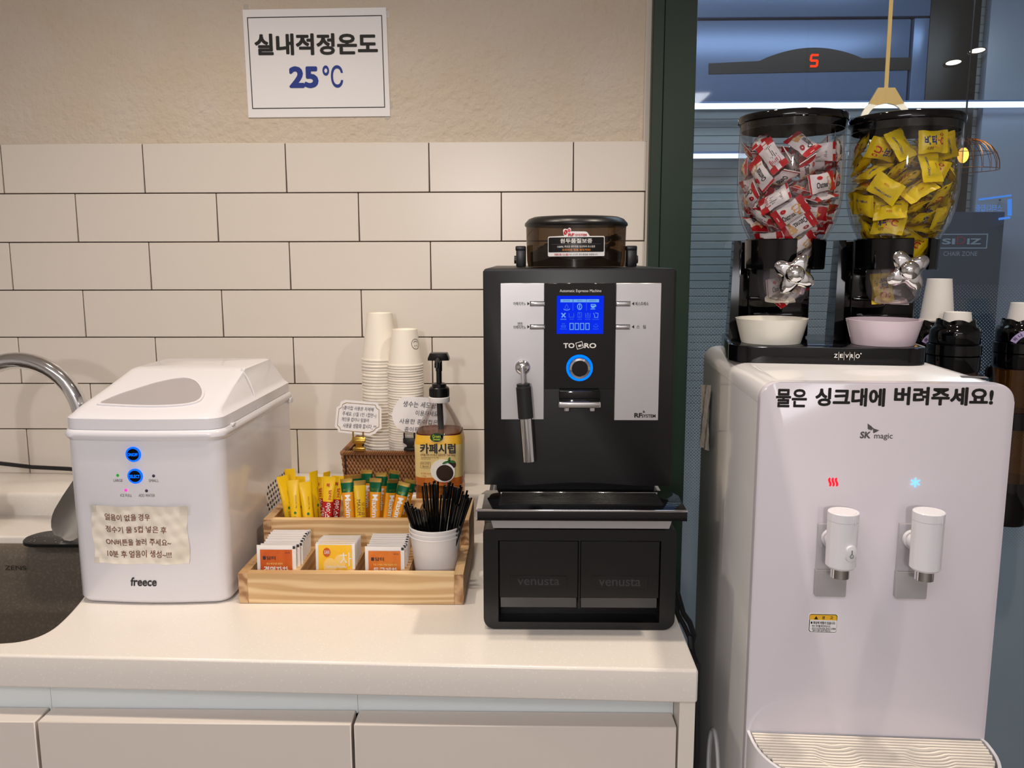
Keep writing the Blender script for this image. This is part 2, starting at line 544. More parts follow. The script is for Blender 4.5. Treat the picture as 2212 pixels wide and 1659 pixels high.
    def done(s, name, mats, parent=None, loc=None, rot=None, sharp=38, world=True, **props):
        """link what was collected as ONE mesh object; under a parent the points are taken into the parent's frame"""
        me = bpy.data.meshes.new(name)
        bmesh.ops.recalc_face_normals(s.bm, faces=[f for f in s.bm.faces if len(f.verts) > 0]) if props.pop('recalc', False) else None
        s.bm.to_mesh(me); s.bm.free()
        if not isinstance(mats, (list, tuple)): mats = [mats]
        for m in mats: me.materials.append(M[m] if isinstance(m, str) else m)
        me.set_sharp_from_angle(angle=math.radians(sharp))
        o = bpy.data.objects.new(name, me); COL.objects.link(o)
        if parent is not None:
            o.parent = parent
            if world:
                P = Matrix.Identity(4); q = parent
                chain = []
                while q is not None: chain.append(q); q = q.parent
                for q in reversed(chain): P = P @ q.matrix_basis
                me.transform(P.inverted())
        if loc is not None: o.location = loc
        if rot is not None: o.rotation_euler = rot
        for k, v in props.items(): o[k] = v
        return o


def rrect(x0, x1, y0, y1, r, seg=5):
    """rounded rectangle loop, r a number or (bl, br, tr, tl)"""
    rr = r if isinstance(r, (list, tuple)) else (r,) * 4
    P = []
    for (cx, cy, a, q) in ((x0, y0, PI, rr[0]), (x1, y0, 1.5 * PI, rr[1]), (x1, y1, 0, rr[2]), (x0, y1, .5 * PI, rr[3])):
        sx = 1 if cx == x0 else -1; sy = 1 if cy == y0 else -1
        for i in range(seg + 1):
            t = a + .5 * PI * i / seg
            P.append((cx + sx * q + q * math.cos(t), cy + sy * q + q * math.sin(t)))
    return P


def circ(cx, cy, r, n=32, ry=None):
    return [(cx + r * math.cos(2 * PI * i / n), cy + (ry or r) * math.sin(2 * PI * i / n)) for i in range(n)]


def tag(o, label, cat, group=None, kind=None):
    o['label'] = label; o['category'] = cat
    if group: o['group'] = group
    if kind: o['kind'] = kind
    return o


def thing(name, label, cat, loc=(0, 0, 0), rz=0.0, group=None):
    o = bpy.data.objects.new(name, None); COL.objects.link(o)
    o.empty_display_size = 0.05
    o.location = loc; o.rotation_euler = (0, 0, rz)
    o.matrix_basis = Matrix.Translation(loc) @ Matrix.Rotation(rz, 4, 'Z')
    return tag(o, label, cat, group)


def struct(o, label, cat):
    return tag(o, label, cat, None, 'structure')


def tpix(g, s, u0, v0, u1, v1, Y, m=0, bold=0.0, fr=WORLD, lift=0.0004, **k):
    """lettering drawn on the plane y = Y of a frame, in the box the photograph shows it in (u0,v0 upper left; u1,v1 lower right)"""
    a = fr.y(u0, (v0 + v1) / 2, Y); b = fr.y(u1, (v0 + v1) / 2, Y)
    t = fr.y((u0 + u1) / 2, v0, Y); d = fr.y((u0 + u1) / 2, v1, Y)
    g.text(s, a.x, b.x, d.z, t.z, front(Y - lift), m, bold, **k)

# ================================================================== the setting
WT = 0.88          # worktop height
LEDGE = 0.926      # top of the raised ledge along the wall
TILE_TOP = 1.635

g = G(); g.box(-2.6, 4.2, -5.6, 2.2, -0.05, 0.0); struct(g.done('floor', 'floor'), 'grey floor of the pantry and corridor', 'floor')
g = G(); g.box(-2.6, 4.2, -5.6, 2.2, 2.56, 2.62); struct(g.done('ceiling', 'paint_white'), 'plain white ceiling', 'ceiling')
g = G(); g.box(-2.6, -2.5, -5.6, 0.2, 0, 2.56); struct(g.done('wall_left', 'paint_white'), 'plain wall left of the counter', 'wall')
g = G(); g.box(4.1, 4.2, -5.6, 2.2, 0, 2.56); struct(g.done('wall_right', 'paint_white'), 'plain wall right of the water dispenser', 'wall')
g = G(); g.box(-2.6, 4.2, -5.6, -5.5, 0, 2.56); struct(g.done('wall_front', 'paint_white'), 'plain wall behind the viewer', 'wall')

# back wall: plaster above, 300 x 100 mm tiles in half bond below
g = G()
g.box(-2.5, 1.0626, 0.006, 0.16, TILE_TOP - 0.01, 2.56, m=0)
g.box(-2.5, 1.0626, 0.0035, 0.16, 0.0, TILE_TOP - 0.001, m=2)
GJ = 0.0011
for row in range(0, 8):
    z1 = TILE_TOP - 0.102 * row; z0 = z1 - 0.102
    off = 0.0 if row % 2 == 0 else 0.151
    k = -9
    while True:
        xa = k * 0.302 + off; xb = xa + 0.302
        k += 1
        if xb < -2.5: continue
        if xa >= 1.0575: break
        xb = min(xb, 1.0575 + GJ)
        g.box(xa + GJ, xb - GJ, 0.0, 0.004, z0 + GJ, z1 - (GJ if row else 0), r=0.0009, seg=1, m=1)
struct(g.done('wall_back', ['plaster', 'tile', 'grout']), 'back wall with cream plaster above pale tiles in half bond', 'wall')
g = G(); g.box(1.0577, 1.0626, -0.002, 0.01, 0.0, TILE_TOP, r=0.001); g.box(1.051, 1.0626, 0.001, 0.01, TILE_TOP, 2.56)
struct(g.done('trim_1', 'tile_trim'), 'narrow edging strip where the tiles meet the green frame', 'trim')

# dark green shopfront frame with the glass
win = thing('window_1', 'glass shopfront in a dark green frame right of the tiles', 'window', (1.0626, 0, 0)); win['kind'] = 'structure'
g = G()
g.box(1.0626, 1.0855, -0.022, 0.07, 0, 2.56, r=0.0012, seg=1)
g.box(1.0865, 1.152, -0.016, 0.07, 0, 2.56, r=0.0012, seg=1)
g.box(1.08, 1.09, -0.012, 0.06, 0, 2.56)
g.box(1.152, 4.1, -0.016, 0.07, 2.44, 2.56)
g.box(1.152, 4.1, -0.016, 0.07, 0.0, 0.06)
g.done('frame', 'green_frame', win)
g = G(); g.box(1.152, 4.1, 0.026, 0.034, 0.06, 2.44); g.done('pane', 'pane', win)
g = G(); g.raw([(1.152, 0.0235, 0.06), (4.1, 0.0235, 0.06), (4.1, 0.0235, 1.338), (1.152, 0.0235, 1.338)], [(0, 1, 2, 3)])
g.done('dotted_film', 'dots', win, world=False).location = (-1.0626, 0, 0)

# corridor beyond the glass
g = G()
n = 90
vs = []
for i in range(n + 1):
    z = 2.56 * i / n
    vs += [(0.6, 1.62, z), (4.1, 1.62, z)]
g.box(0.6, 4.1, 1.62, 1.7, 0, 2.56)
for i in range(80):
    z = 0.01 + i * 0.0315
    g.box(0.6, 4.1, 1.6165, 1.622, z, z + 0.0295, r=0.002, seg=1)
struct(g.done('wall_corridor', 'corridor_wall'), 'ribbed grey wall across the corridor behind the glass', 'wall')
g = G(); g.box(0.5, 0.6, 0.16, 1.7, 0, 2.56); struct(g.done('wall_corridor_end', 'corridor_wall'), 'end wall of the corridor behind the tiles', 'wall')

el = thing('elevator_transom', 'blue grey metal elevator header with black floor indicator strip', 'elevator', (1.88, 1.6, 1.99))
g = G(); g.box(1.0, 2.26, 1.56, 1.62, 1.985, 2.285, r=0.004); g.done('header_panel', 'corridor_panel', el)
g = G(); g.box(1.0, 2.325, 1.55, 1.62, 2.292, 2.56, r=0.003); g.box(2.268, 2.325, 1.55, 1.62, 1.985, 2.285, r=0.003); g.done('surround', 'corridor_panel', el)
g = G()
p = [at(1531, 137, 1.558), at(1531, 160, 1.558), at(1970, 151, 1.558), at(1970, 124, 1.558), at(1862, 126, 1.558)]
pl = [(q.x, q.z) for q in p]
a = at(1862, 126, 1.558); b = at(1757, 103, 1.558); c = at(1640, 132, 1.558)
for i in range(1, 16):
    t = i / 15.0
    x = a.x + (c.x - a.x) * t; s_ = math.sin(PI * t)
    pl.append((x, a.z + (c.z - a.z) * t + (b.z - (a.z + c.z) / 2) * s_ ** 0.85))
g.prism(pl, 0.006, front(1.562)); g.done('indicator_strip', 'dark_panel', el)
g = G()
d = [at(u, v, 1.554) for u, v in ((1753, 119), (1768, 119), (1751, 131), (1766, 131), (1750, 143), (1764, 143))]
W5 = 0.0045
def seg(a, b): g.tube([a, b], W5, 6)
seg(d[0], d[1]); seg(d[0], d[2]); seg(d[2], d[3]); seg(d[3], d[5]); seg(d[5], d[4])
g.done('floor_digit', 'digit_red', el)
for (x0, x1, z, r_, lab) in ((1.0, 3.6, 1.966, 0.011, 'long white light strip across the corridor under the elevator header'),
                              (1.25, 1.66, 1.781, 0.009, 'short white light strip on the ribbed corridor wall below the long one')):
    t = thing('light_strip', lab, 'light', ((x0 + x1) / 2, 1.54, z))
    g = G(); g.tube([(x0, 1.532, z), (x1, 1.532, z)], r_, 8); g.done('diffuser', 'tube_white', t)
    g = G(); g.box(x0, x1, 1.536, 1.549 if x1 > 2 else 1.618, z + 0.004, z + 0.018); g.done('channel', 'corridor_panel', t)

t = thing('column_cladding', 'black corridor column beside the elevator header', 'column', (2.425, 1.58, 0))
g = G(); g.box(2.33, 2.52, 1.56, 1.62, 0, 2.56, r=0.003); g.done('cladding', 'dark_panel', t)
for i, (u, v, lab) in enumerate(((2060, 135, 'lower of two oval downlight reflections on the black corridor column'), (2112, 109, 'upper of two oval downlight reflections on the black corridor column'))):  # reflections of ceiling downlights, built as glowing rimmed discs on the column
    q = at(u, v, 1.55)
    t = thing('downlight_reflection', lab, 'lamp', (q.x, 1.56, q.z), 0, 'oval downlight reflections on the column')
    Mx = Matrix.Translation((q.x, 1.556, q.z)) @ Matrix.Rotation(-0.16, 4, 'Y') @ front(0)
    g = G(); g.prism(circ(0, 0, 0.03, 24, 0.0085), 0.004, Mx); g.done('reflection_disc', 'reflection_white', t)
    g = G(); g.ring(circ(0, 0, 0.034, 24, 0.0115), circ(0, 0, 0.03, 24, 0.0085), 0.005, Mx); g.done('reflection_edge', 'black_satin', t)

g = G(); g.box(2.56, 4.05, 1.57, 1.612, 0.02, 2.5, r=0.004); tag(g.done('wall_panel', 'corridor_pale'), 'tall pale blue glossy panel on the corridor wall right of the black column', 'panel')

t = thing('sign_board', 'dark blue board reading SIDIZ CHAIR ZONE behind the glass', 'sign', (2.5, 1.45, 1.29))
a = at(2000, 458, 1.45); b = at(2158, 612, 1.45)
g = G(); g.box(a.x, b.x, 1.45, 1.49, 0.0, a.z, r=0.002); g.done('board', 'board', t)
g = G()
q0 = at(2022, 505, 1.449); q1 = at(2132, 537, 1.449)
g.ring(rrect(q0.x, q1.x, q1.z, q0.z, 0.001, 1), rrect(q0.x + .004, q1.x - .004, q1.z + .004, q0.z - .004, 0.001, 1), 0.001, front(1.45))
tpix(g, 'SI', 2035, 515, 2063, 528, 1.449, bold=.03)
tpix(g, 'IZ', 2089, 515, 2119, 528, 1.449, bold=.03)
tpix(g, 'CHAIR ZONE', 2038, 543, 2111, 553, 1.449)
g.done('lettering', 'board_ink', t)
g = G(); tpix(g, 'D', 2067, 511, 2085, 528, 1.449); g.done('letter', 'board_red', t)

t = thing('lit_sign', 'small blue lit sign with mirrored letters at the right edge of the glass', 'sign', (2.64, 1.44, 1.58))
g = G()
for a, b, r_ in (((2115, 431), (2184, 422), .004), ((2181, 430), (2181, 466), .007), ((2158, 473), (2181, 470), .005)):
    g.tube([at(a[0], a[1], 1.43), at(b[0], b[1], 1.43)], r_, 6)
g.done('edge_tubes', 'sign_blue', t)
g = G(); tpix(g, '스터디집중', 2164, 442, 2108, 457, 1.43); g.done('lettering', 'sign_blue', t)
g = G(); g.tube([at(2160, 432, 1.44), at(2160, 432, 1.56)], .004, 6); g.done('bracket', 'board', t)

t = thing('pendant_lamp', 'copper wire pendant lamp with a glowing bulb behind the glass', 'lamp', (2.44, 1.2, 1.75))
cx, cz, cy = at(2083, 300, 1.2).x, at(2083, 300, 1.2).z, 1.2
g = G()
for i in range(22):
    an = 2 * PI * i / 22
    pts = []
    for j in range(7):
        ph = j / 6.0
        r_ = 0.012 + 0.105 * math.sin(ph * PI * 0.52)
        pts.append((cx + r_ * math.cos(an), cy + r_ * math.sin(an) * .9, cz - 0.105 * (1 - math.cos(ph * PI * 0.5))))
    g.tube(pts, 0.0012, 4)
for r_, dz in ((.06, .014), (.095, .05), (.117, .105)):
    g.tube([(cx + r_ * math.cos(2 * PI * k / 28), cy + .9 * r_ * math.sin(2 * PI * k / 28), cz - dz) for k in range(29)], .0012, 4)
g.done('wire_shade', 'copper', t)
g = G(); g.ell((cx, cy, cz - .055), .018, .018, .026, 12, 8); g.done('bulb', 'bulb_gold', t)
g = G(); g.tube([(cx, cy, cz - .03), (cx, cy, 2.56)], .003, 6); g.lathe([(0.0, .01), (.012, .008), (.012, -.03), (0.0, -.032)], 12, (cx, cy, cz)); g.done('cord', 'black_satin', t)

# ================================================================== the counter
def fill_curve(loops, z0, z1, bevel):
    c = bpy.data.curves.new('c', 'CURVE'); c.dimensions = '2D'; c.fill_mode = 'BOTH'
    c.extrude = (z1 - z0) / 2 - bevel; c.bevel_depth = bevel; c.bevel_resolution = 3; c.offset = -bevel
    for L in loops:
        s = c.splines.new('POLY'); s.points.add(len(L) - 1); s.use_cyclic_u = True
        for p_, q in zip(s.points, L): p_.co = (q[0], q[1], 0, 1)
    o = bpy.data.objects.new('c', c); COL.objects.link(o)
    dg = bpy.context.evaluated_depsgraph_get()
    me = bpy.data.meshes.new_from_object(o.evaluated_get(dg))
    me.transform(Matrix.Translation((0, 0, (z0 + z1) / 2)))
    bpy.data.objects.remove(o); bpy.data.curves.remove(c)
    return me

def smooth_loop(P, it=3):
    for _ in range(it):
        Q = []
        for i in range(len(P)):
            a = P[i]; b = P[(i + 1) % len(P)]
            Q += [(a[0] * .75 + b[0] * .25, a[1] * .75 + b[1] * .25), (a[0] * .25 + b[0] * .75, a[1] * .25 + b[1] * .75)]
        P = Q
    return P

sink_hole = smooth_loop([(-0.66, -0.74), (-0.30, -0.742), (0.085, -0.742), (0.142, -0.72), (0.136, -0.63), (0.105, -0.50), (0.095, -0.325), (0.05, -0.302), (-0.30, -0.304), (-0.66, -0.304), (-0.70, -0.33), (-0.70, -0.70)])
def yf(x): return -0.798 + (1.027 - x) * 0.03      # front edge, a touch out of parallel with the wall
wt_loop = [(-1.6, -0.16), (1.031, -0.16), (1.028, yf(1.027) + .003), (1.0255, yf(1.025)), (-1.6, yf(-1.6))]
me = fill_curve([wt_loop, list(reversed(sink_hole))], WT - 0.046, WT, 0.004)
me.materials.clear(); me.materials.append(M['worktop'])
for p in me.polygons: p.use_smooth = True
me.set_sharp_from_angle(angle=math.radians(30))
worktop = bpy.data.objects.new('worktop', me); COL.objects.link(worktop)
tag(worktop, 'cream speckled solid surface worktop running under the coffee machine and sink', 'worktop')
g = G(); g.box(-1.6, 1.031, -0.172, -0.001, 0.8345, LEDGE, r=0.008, seg=3); g.done('ledge', 'worktop', worktop)

def cabinet(x0, x1, lab, panel=False):
    t = thing('base_cabinet', lab, 'cabinet', ((x0 + x1) / 2, -0.45, 0), 0, 'base cabinets')
    g = G()
    g.box(x0, x0 + .016, -0.752, -0.02, 0.08, 0.79); g.box(x1 - .016, x1, -0.752, -0.02, 0.08, 0.79)
    g.box(x0, x1, -0.752, -0.02, 0.08, 0.096); g.box(x0, x1, -0.036, -0.02, 0.08, 0.832)
    g.box(x0, x1, -0.752, -0.747, 0.74, 0.79); g.box(x0, x1, -0.7505, -0.746, 0.79, 0.8325)
    g.done('carcass', 'channel', t)
    g = G(); g.box(x0 + .0018, x1 - .0018, -0.788, -0.7525, 0.10, 0.7955, r=0.0012, seg=1); g.done('door', 'cabinet', t)
    g = G(); g.box(x0, x1, -0.72, -0.02, 0.0, 0.08); g.done('plinth', 'cabinet_edge', t)
    if panel:
        g = G(); g.box(x1 + .0008, 1.0272, -0.79, -0.02, 0.0, 0.8335, r=0.0008, seg=1); g.done('end_panel', 'cabinet_edge', t)
cabinet(-0.42, 0.1652, 'white base cabinet under the sink at the left end of the counter')
cabinet(0.1656, 0.5826, 'white base cabinet in the middle under the ice maker')
cabinet(0.583, 1.0062, 'white base cabinet with end panel under the coffee machine', True)

# sink bowl hung under the opening
sk = thing('sink', 'dark grey granite composite sink set into the worktop', 'sink', (-0.28, -0.53, 0.66))
g = G()
def scaled(L, s, dx=0, dy=0):
    cx = sum(p[0] for p in L) / len(L); cy = sum(p[1] for p in L) / len(L)
    return [(cx + (p[0] - cx) * s[0] + dx, cy + (p[1] - cy) * s[1] + dy) for p in L]
rings = []
for s, z in (((1.01, 1.01), .8335), ((1.0, .995), .8335), ((.992, .985), .868), ((.985, .965), .8685), ((.972, .93), .862), ((.965, .90), .84), ((.95, .87), .74), ((.90, .80), .675), ((.7, .6), .668), ((.05, .05), .662)):
    rings.append([(p[0], p[1], z) for p in scaled(sink_hole, s)])
rings[0] = [(p[0], p[1], .8332) for p in scaled(sink_hole, (1.01, 1.01))]
g.loft(rings, 0, (False, True)); g.done('bowl', 'sink', sk, sharp=50)
g = G(); g.text('ZENS', -0.158, -0.118, 0.826, 0.8345, front(-0.334)); g.done('lettering', 'ink', sk)
g = G(); g.lathe([(0, .006), (.04, .006), (.045, .0), (.045, -.004)], 24, (-.3, -.5, .668)); g.done('drain', 'steel', sk)

# faucet
f = thing('faucet', 'chrome gooseneck faucet arching over the sink', 'faucet', (-0.229, -0.30, WT))
g = G()
R_ = 0.11; zc = 1.1035; xc = -0.119
pts = [(-0.229, -0.30, WT + .03), (-0.229, -0.30, 1.0)]
pts += [(xc - R_ * math.cos(PI * i / 24), -0.30, zc + R_ * math.sin(PI * i / 24)) for i in range(25)]
pts += [(xc + R_, -0.30, 1.07)]
g.tube(pts, 0.0152, 20); g.done('spout', 'chrome', f)
g = G(); g.lathe([(0, .0), (.026, .0), (.026, .05), (.018, .056), (.0155, .06)], 24, (-0.229, -0.30, WT)); g.done('base', 'chrome', f)
g = G(); g.lathe([(.0157, 0), (.0175, 0), (.0175, -.035), (.012, -.037), (.0, -.037)], 20, (xc + R_, -0.30, 1.08)); g.done('aerator', 'steel', f)
g = G(); g.tube([(-0.229, -0.325, WT + .04), (-0.229, -0.36, WT + .05), (-0.229, -0.40, WT + .075)], [.008, .007, .006], 10); g.done('lever', 'chrome', f)

# black tray bridging the sink edge, with the ice scoop standing on it
g = G(); g.prism(rrect(-0.118, 0.118, -0.362, -0.284, 0.036, 6), 0.006, Matrix.Translation((0, 0, WT + .0004)), bevel=0.0015)
for i in range(26):
    x = random.uniform(-.105, .0); y = random.uniform(-.355, -.292)
    g.ell((x, y, WT + .0066), .0011, .0011, .0008, 6, 4, m=1)
tag(g.done('rest_tray', ['black_satin', 'chrome']), 'flat black rest with water drops on the sink edge beside the ice maker', 'tray')
sc_ = thing('ice_scoop', 'steel ice scoop leaning against the left side of the ice maker', 'scoop', (-0.055, -0.335, WT + .007))
B = Vector((-0.045, -0.335, WT + .010)); T = Vector((0.055, -0.315, 1.045))
ax = (T - B); Ls = ax.length; ax.normalize()
sd = Vector((ax.z, 0, -ax.x)).normalized(); nm = ax.cross(sd).normalized()
if nm.y > 0: nm = -nm
g = G(); vs = []; fs = []
nu, nv = 12, 14
for j in range(nv + 1):
    t = j / nv
    hw = 0.033 * (1 - (1 - min(1, (t + .02) / .32)) ** 2) ** .5 if t < .3 else 0.033 - .006 * (t - .3)
    for i in range(nu + 1):
        s_ = -1 + 2 * i / nu
        dep = 0.020 * (s_ * s_) * (0.35 + .65 * min(1, t / .5))
        P = B + ax * (t * Ls * .84) + sd * (hw * s_) + nm * (dep + .002)
        vs.append(P)
for j in range(nv):
    for i in range(nu):
        a = j * (nu + 1) + i; fs.append((a, a + 1, a + nu + 2, a + nu + 1))
k = len(vs)
vs += [v - nm * .0012 for v in vs]
fs += [tuple(reversed([i + k for i in f_])) for f_ in fs]
edge = [j * (nu + 1) for j in range(nv + 1)] + [nv * (nu + 1) + i for i in range(1, nu + 1)] + [j * (nu + 1) + nu for j in range(nv - 1, -1, -1)] + [i for i in range(nu - 1, 0, -1)]
for i in range(len(edge)):
    a, b = edge[i], edge[(i + 1) % len(edge)]; fs.append((a, b, b + k, a + k))
g.raw(vs, fs); g.done('scoop_bowl', 'steel', sc_, sharp=60)
g = G(); g.tube([B + ax * Ls * .82 + nm * .006, B + ax * Ls * .95, B + ax * Ls * 1.12 - nm * .002], [.012, .010, .009], 10); g.done('handle', 'steel', sc_)

# power cord along the wall behind the sink
g = G(); g.tube([at(-120, 992, -.022), at(0, 1001, -.022), at(70, 1009, -.022), at(150, 1013, -.024), (0.02, -.10, .936), (.12, -.19, .935), (.20, -.225, .938)], .0046, 8)
tag(g.done('power_cord', 'black_rubber'), 'black power cord lying along the tiles behind the ice maker', 'cord')

# ================================================================== ice maker
im = thing('ice_maker', 'white countertop ice maker with sloped lid left of the wooden caddy', 'ice maker', (0.245, -0.42, WT))
IX0, IX1, IY0, IY1 = 0.1285, 0.3615, -0.603, -0.243
def im_loop(o=0.0, ins=0.0, n=14):
    """plan of the body: bowed front, rounded corners; o grows it"""
    x0, x1, y0, y1 = IX0 - o, IX1 + o, IY0 - o, IY1 + o
    r = 0.020 + o * .5
    L = []
    P = rrect(x0, x1, y0, y1, (r, r, .012, .012), 6)
    for (x, y) in P:
        if y < y0 + r + 1e-6:
            t = (x - x0) / (x1 - x0)
            y -= 0.008 * max(0, math.sin(PI * min(1, max(0, t)))) * max(0, min(1, (y0 + r - y) / r))
        L.append((x, y))
    out = []
    for i in range(len(L)):
        a, b = L[i], L[(i + 1) % len(L)]
        out.append(a)
        if abs(a[0] - b[0]) > .1:      # long front and back runs get more points
            for k in range(1, 12):
                t = k / 12.0; x = a[0] + (b[0] - a[0]) * t; y = a[1] + (b[1] - a[1]) * t
                if a[1] < -.5:
                    tt = (x - x0) / (x1 - x0); y = y0 - 0.008 * math.sin(PI * tt)
                out.append((x, y))
    return out
def ringz(L, z): return [(p[0], p[1], z) for p in L]
g = G()
g.loft([ringz(im_loop(-.008), WT + .001), ringz(im_loop(-.004), WT + .003), ringz(im_loop(0), WT + .010), ringz(im_loop(0), 1.1345)], 0)
g.done('body', 'white_plastic', im)
g = G()
g.loft([ringz(im_loop(.001), 1.1335), ringz(im_loop(.0045), 1.1385), ringz(im_loop(.0045), 1.1435), ringz(im_loop(.002), 1.148), ringz(im_loop(-.001), 1.1495)], 0)
g.done('rim', 'white_plastic', im)
# lid: front flap and fixed rear part, each a truncated slope
def lid_ring(ins_x, ins_f, ins_b, z, o=0.0):
    L = im_loop(o)
    x0, x1, y0, y1 = IX0, IX1, IY0, IY1
    out = []
    for (x, y) in L:
        if y < y0: y = y0 + (y - y0) * max(0, 1 - ins_f / .014)
        tx = (x - (x0 + x1) / 2) / ((x1 - x0) / 2)
        xx = (x0 + x1) / 2 + tx * ((x1 - x0) / 2 - ins_x)
        ty = (y - y0) / (y1 - y0)
        yy = (y0 + ins_f) + ty * ((y1 - ins_b) - (y0 + ins_f))
        out.append((xx, yy, z))
    return out
LZ = 1.2165
rings = [lid_ring(0, 0, 0, 1.1497, .0005), lid_ring(0, 0, 0, 1.1655, .0005), lid_ring(.002, .002, .002, 1.1682), lid_ring(.0055, .006, .004, 1.171),
         lid_ring(.0075, .014, .006, 1.1755), lid_ring(.016, .095, .022, 1.1955), lid_ring(.021, .172, .042, 1.2145), lid_ring(.026, .185, .05, LZ), lid_ring(.10, .22, .10, LZ + .0004)]
g = G(); g.loft(rings, 0); g.done('lid', 'white_plastic', im, sharp=28)
def slope_z(y):   # height of the lid's front slope at depth y
    a, za, b, zb = IY0 + .014, 1.1755, IY0 + .172, 1.2145
    return za + (zb - za) * (y - a) / (b - a)
nrm = Vector((0, -(1.2145 - 1.1755), .158)).normalized()
tx_, ty_ = Vector((1, 0, 0)), Vector((0, .158, .039)).normalized()
O_ = Vector((.245, -.52, slope_z(-.52)))
Ms = Matrix(((tx_.x, ty_.x, nrm.x, O_.x), (tx_.y, ty_.y, nrm.y, O_.y), (tx_.z, ty_.z, nrm.z, O_.z), (0, 0, 0, 1)))
wp = []
for u, v in ((216, 872), (228, 866), (262, 852), (300, 840), (335, 829), (366, 822), (385, 819), (401, 818), (418, 822), (430, 832), (437, 846), (436, 858), (427, 868), (405, 874), (370, 877), (327, 878), (285, 877), (245, 875), (222, 874)):
    d = ray(u, v); t = (O_ - CAM).dot(nrm) / d.dot(nrm); P = CAM + d * t - O_
    wp.append((P.dot(tx_), P.dot(ty_)))
wp = smooth_loop(wp, 2)
cxw = sum(p[0] for p in wp) / len(wp); cyw = sum(p[1] for p in wp) / len(wp)
g = G(); g.prism(wp, 0.0016, Ms @ Matrix.Translation((0, 0, -.0004))); g.done('window', 'window_grey', im)
outw = [(cxw + (p[0] - cxw) * 1.055, cyw + (p[1] - cyw) * 1.10) for p in wp]
g = G(); g.ring(outw, wp, .0026, Ms @ Matrix.Translation((0, 0, -.0004))); g.done('window_rim', 'white_plastic', im)
# seam between flap and rear part, raised rib along the right side of the lid
g = G()
sy = -.434
sr = [at(542, 794, sy), at(549, 815, sy), at(555, 845, sy), at(557, 873, sy)]
g.tube([(.3375, sy, LZ + .0006), (.350, sy, 1.196), (.3565, sy, 1.176), (.362, sy, 1.150)], .0012, 6)
g.done('seam_rib', 'white_plastic', im)
g = G(); g.box(.3605, .367, -.565, -.553, 1.1465, 1.1505, r=.001); g.done('latch', 'white_plastic', im)
g = G(); g.box(.3605, .3675, -.262, -.246, 1.128, 1.138, r=.001); g.done('hinge', 'white_plastic', im)
# vent slots on the right side
g = G()
for i in range(9):
    for j in range(7):
        y = -.404 + i * .0135 + (.0 if j % 2 else .0067); z = .945 + j * .0098
        if z > 1.014 or y > -.285: continue
        pts = circ(0, 0, .0030, 8, .0030)
        g.raw([(IX1 + .0005, y + p[0], z + p[1]) for p in pts], [tuple(range(8))])
g.done('vent', 'vent_hole', im)
YF = -0.6105
def bow(x): return IY0 - .008 * math.sin(PI * max(0, min(1, (x - IX0) / (IX1 - IX0))))
def on_front(co): return Vector((co.x, bow(co.x) + (co.y - YF) , co.z))
g = G()
tpix(g, 'LARGE', 245, 1035, 265, 1041, YF, fn=on_front); tpix(g, 'SMALL', 322, 1035, 343, 1041, YF, fn=on_front)
tpix(g, 'ICE FULL', 260, 1067, 285, 1073, YF, fn=on_front); tpix(g, 'ADD WATER', 300, 1067, 335, 1073, YF, fn=on_front)
g.done('markings', 'ink_grey', im)
g = G(); tpix(g, 'freece', 281, 1247, 338, 1266, YF, bold=.03, slant=.12, fn=on_front); g.done('logo', 'ink_dark', im)
for (u, v, s, w) in ((289, 981, 'ON/OFF', 11), (293, 1028, 'SELECT', 11)):
    c = at(u, v, YF); YB_ = bow(c.x)
    b = G(); b.lathe([(0, .0035), (.0085, .0035), (.0087, .0)], 28, m=0, Mx=Matrix.Translation((c.x, YB_ + .001, c.z)) @ front(0))
    bo = b.done('button', 'black_gloss', im)
    g = G(); g.ring(circ(c.x, c.z, .0112, 32), circ(c.x, c.z, .0086, 32), .003, front(YB_ + .001)); g.done('light_ring', 'led_blue', bo)
    g = G(); tpix(g, s, u - w, v - 3.5, u + w, v + 3.5, YF, bold=.02, lift=.0032, fn=on_front); g.done('lettering', 'led_cyan', bo)
for (u, v, mm) in ((254, 1027, 'led_green'), (332, 1028, 'led_dark'), (272, 1059, 'led_pink'), (317, 1060, 'led_dark')):
    c = at(u, v, YF); g = G(); g.ell((c.x, bow(c.x) + .0003, c.z), .0023, .0022, .0023, 12, 8); g.done('indicator_light', mm, im)
# crumpled paper note taped to the front
nt_ = thing('paper_note', 'crumpled handwritten paper note taped to the front of the ice maker', 'note', (0.228, -.612, .943))
a = at(194, 1093, YF); b = at(402, 1093, YF); c = at(205, 1217, YF)
def npos(s, t):
    x = a.x + (b.x - a.x) * s + (.0012 * math.sin(9 * t + 1) if s < .05 or s > .95 else 0)
    z = a.z + (c.z - a.z) * t + .0008 * math.sin(14 * s)
    yb = IY0 - .008 * math.sin(PI * (x - IX0) / (IX1 - IX0))
    h = .0012 + .0005 * math.sin(23 * s + 3 * t) + .0004 * math.sin(31 * t + 9 * s) + .0004 * math.sin(47 * s - 20 * t)
    if t < .04 or t > .97: h += .0006
    return Vector((x, yb - h, z))
g = G(); nu, nv = 36, 22
vs = [npos(i / nu, j / nv) for j in range(nv + 1) for i in range(nu + 1)]
fs = [(j * (nu + 1) + i, (j + 1) * (nu + 1) + i, (j + 1) * (nu + 1) + i + 1, j * (nu + 1) + i + 1) for j in range(nv) for i in range(nu)]
g.raw(vs, fs); g.done('sheet', mat('note_paper', (232, 224, 210), .6, var=(26, (214, 206, 190), .45, .75)), nt_, sharp=80)
def note_fn(co):
    s = (co.x - a.x) / (b.x - a.x); t = (co.z - a.z) / (c.z - a.z); return npos(s, t) - Vector((0, .0005, 0))
g = G()
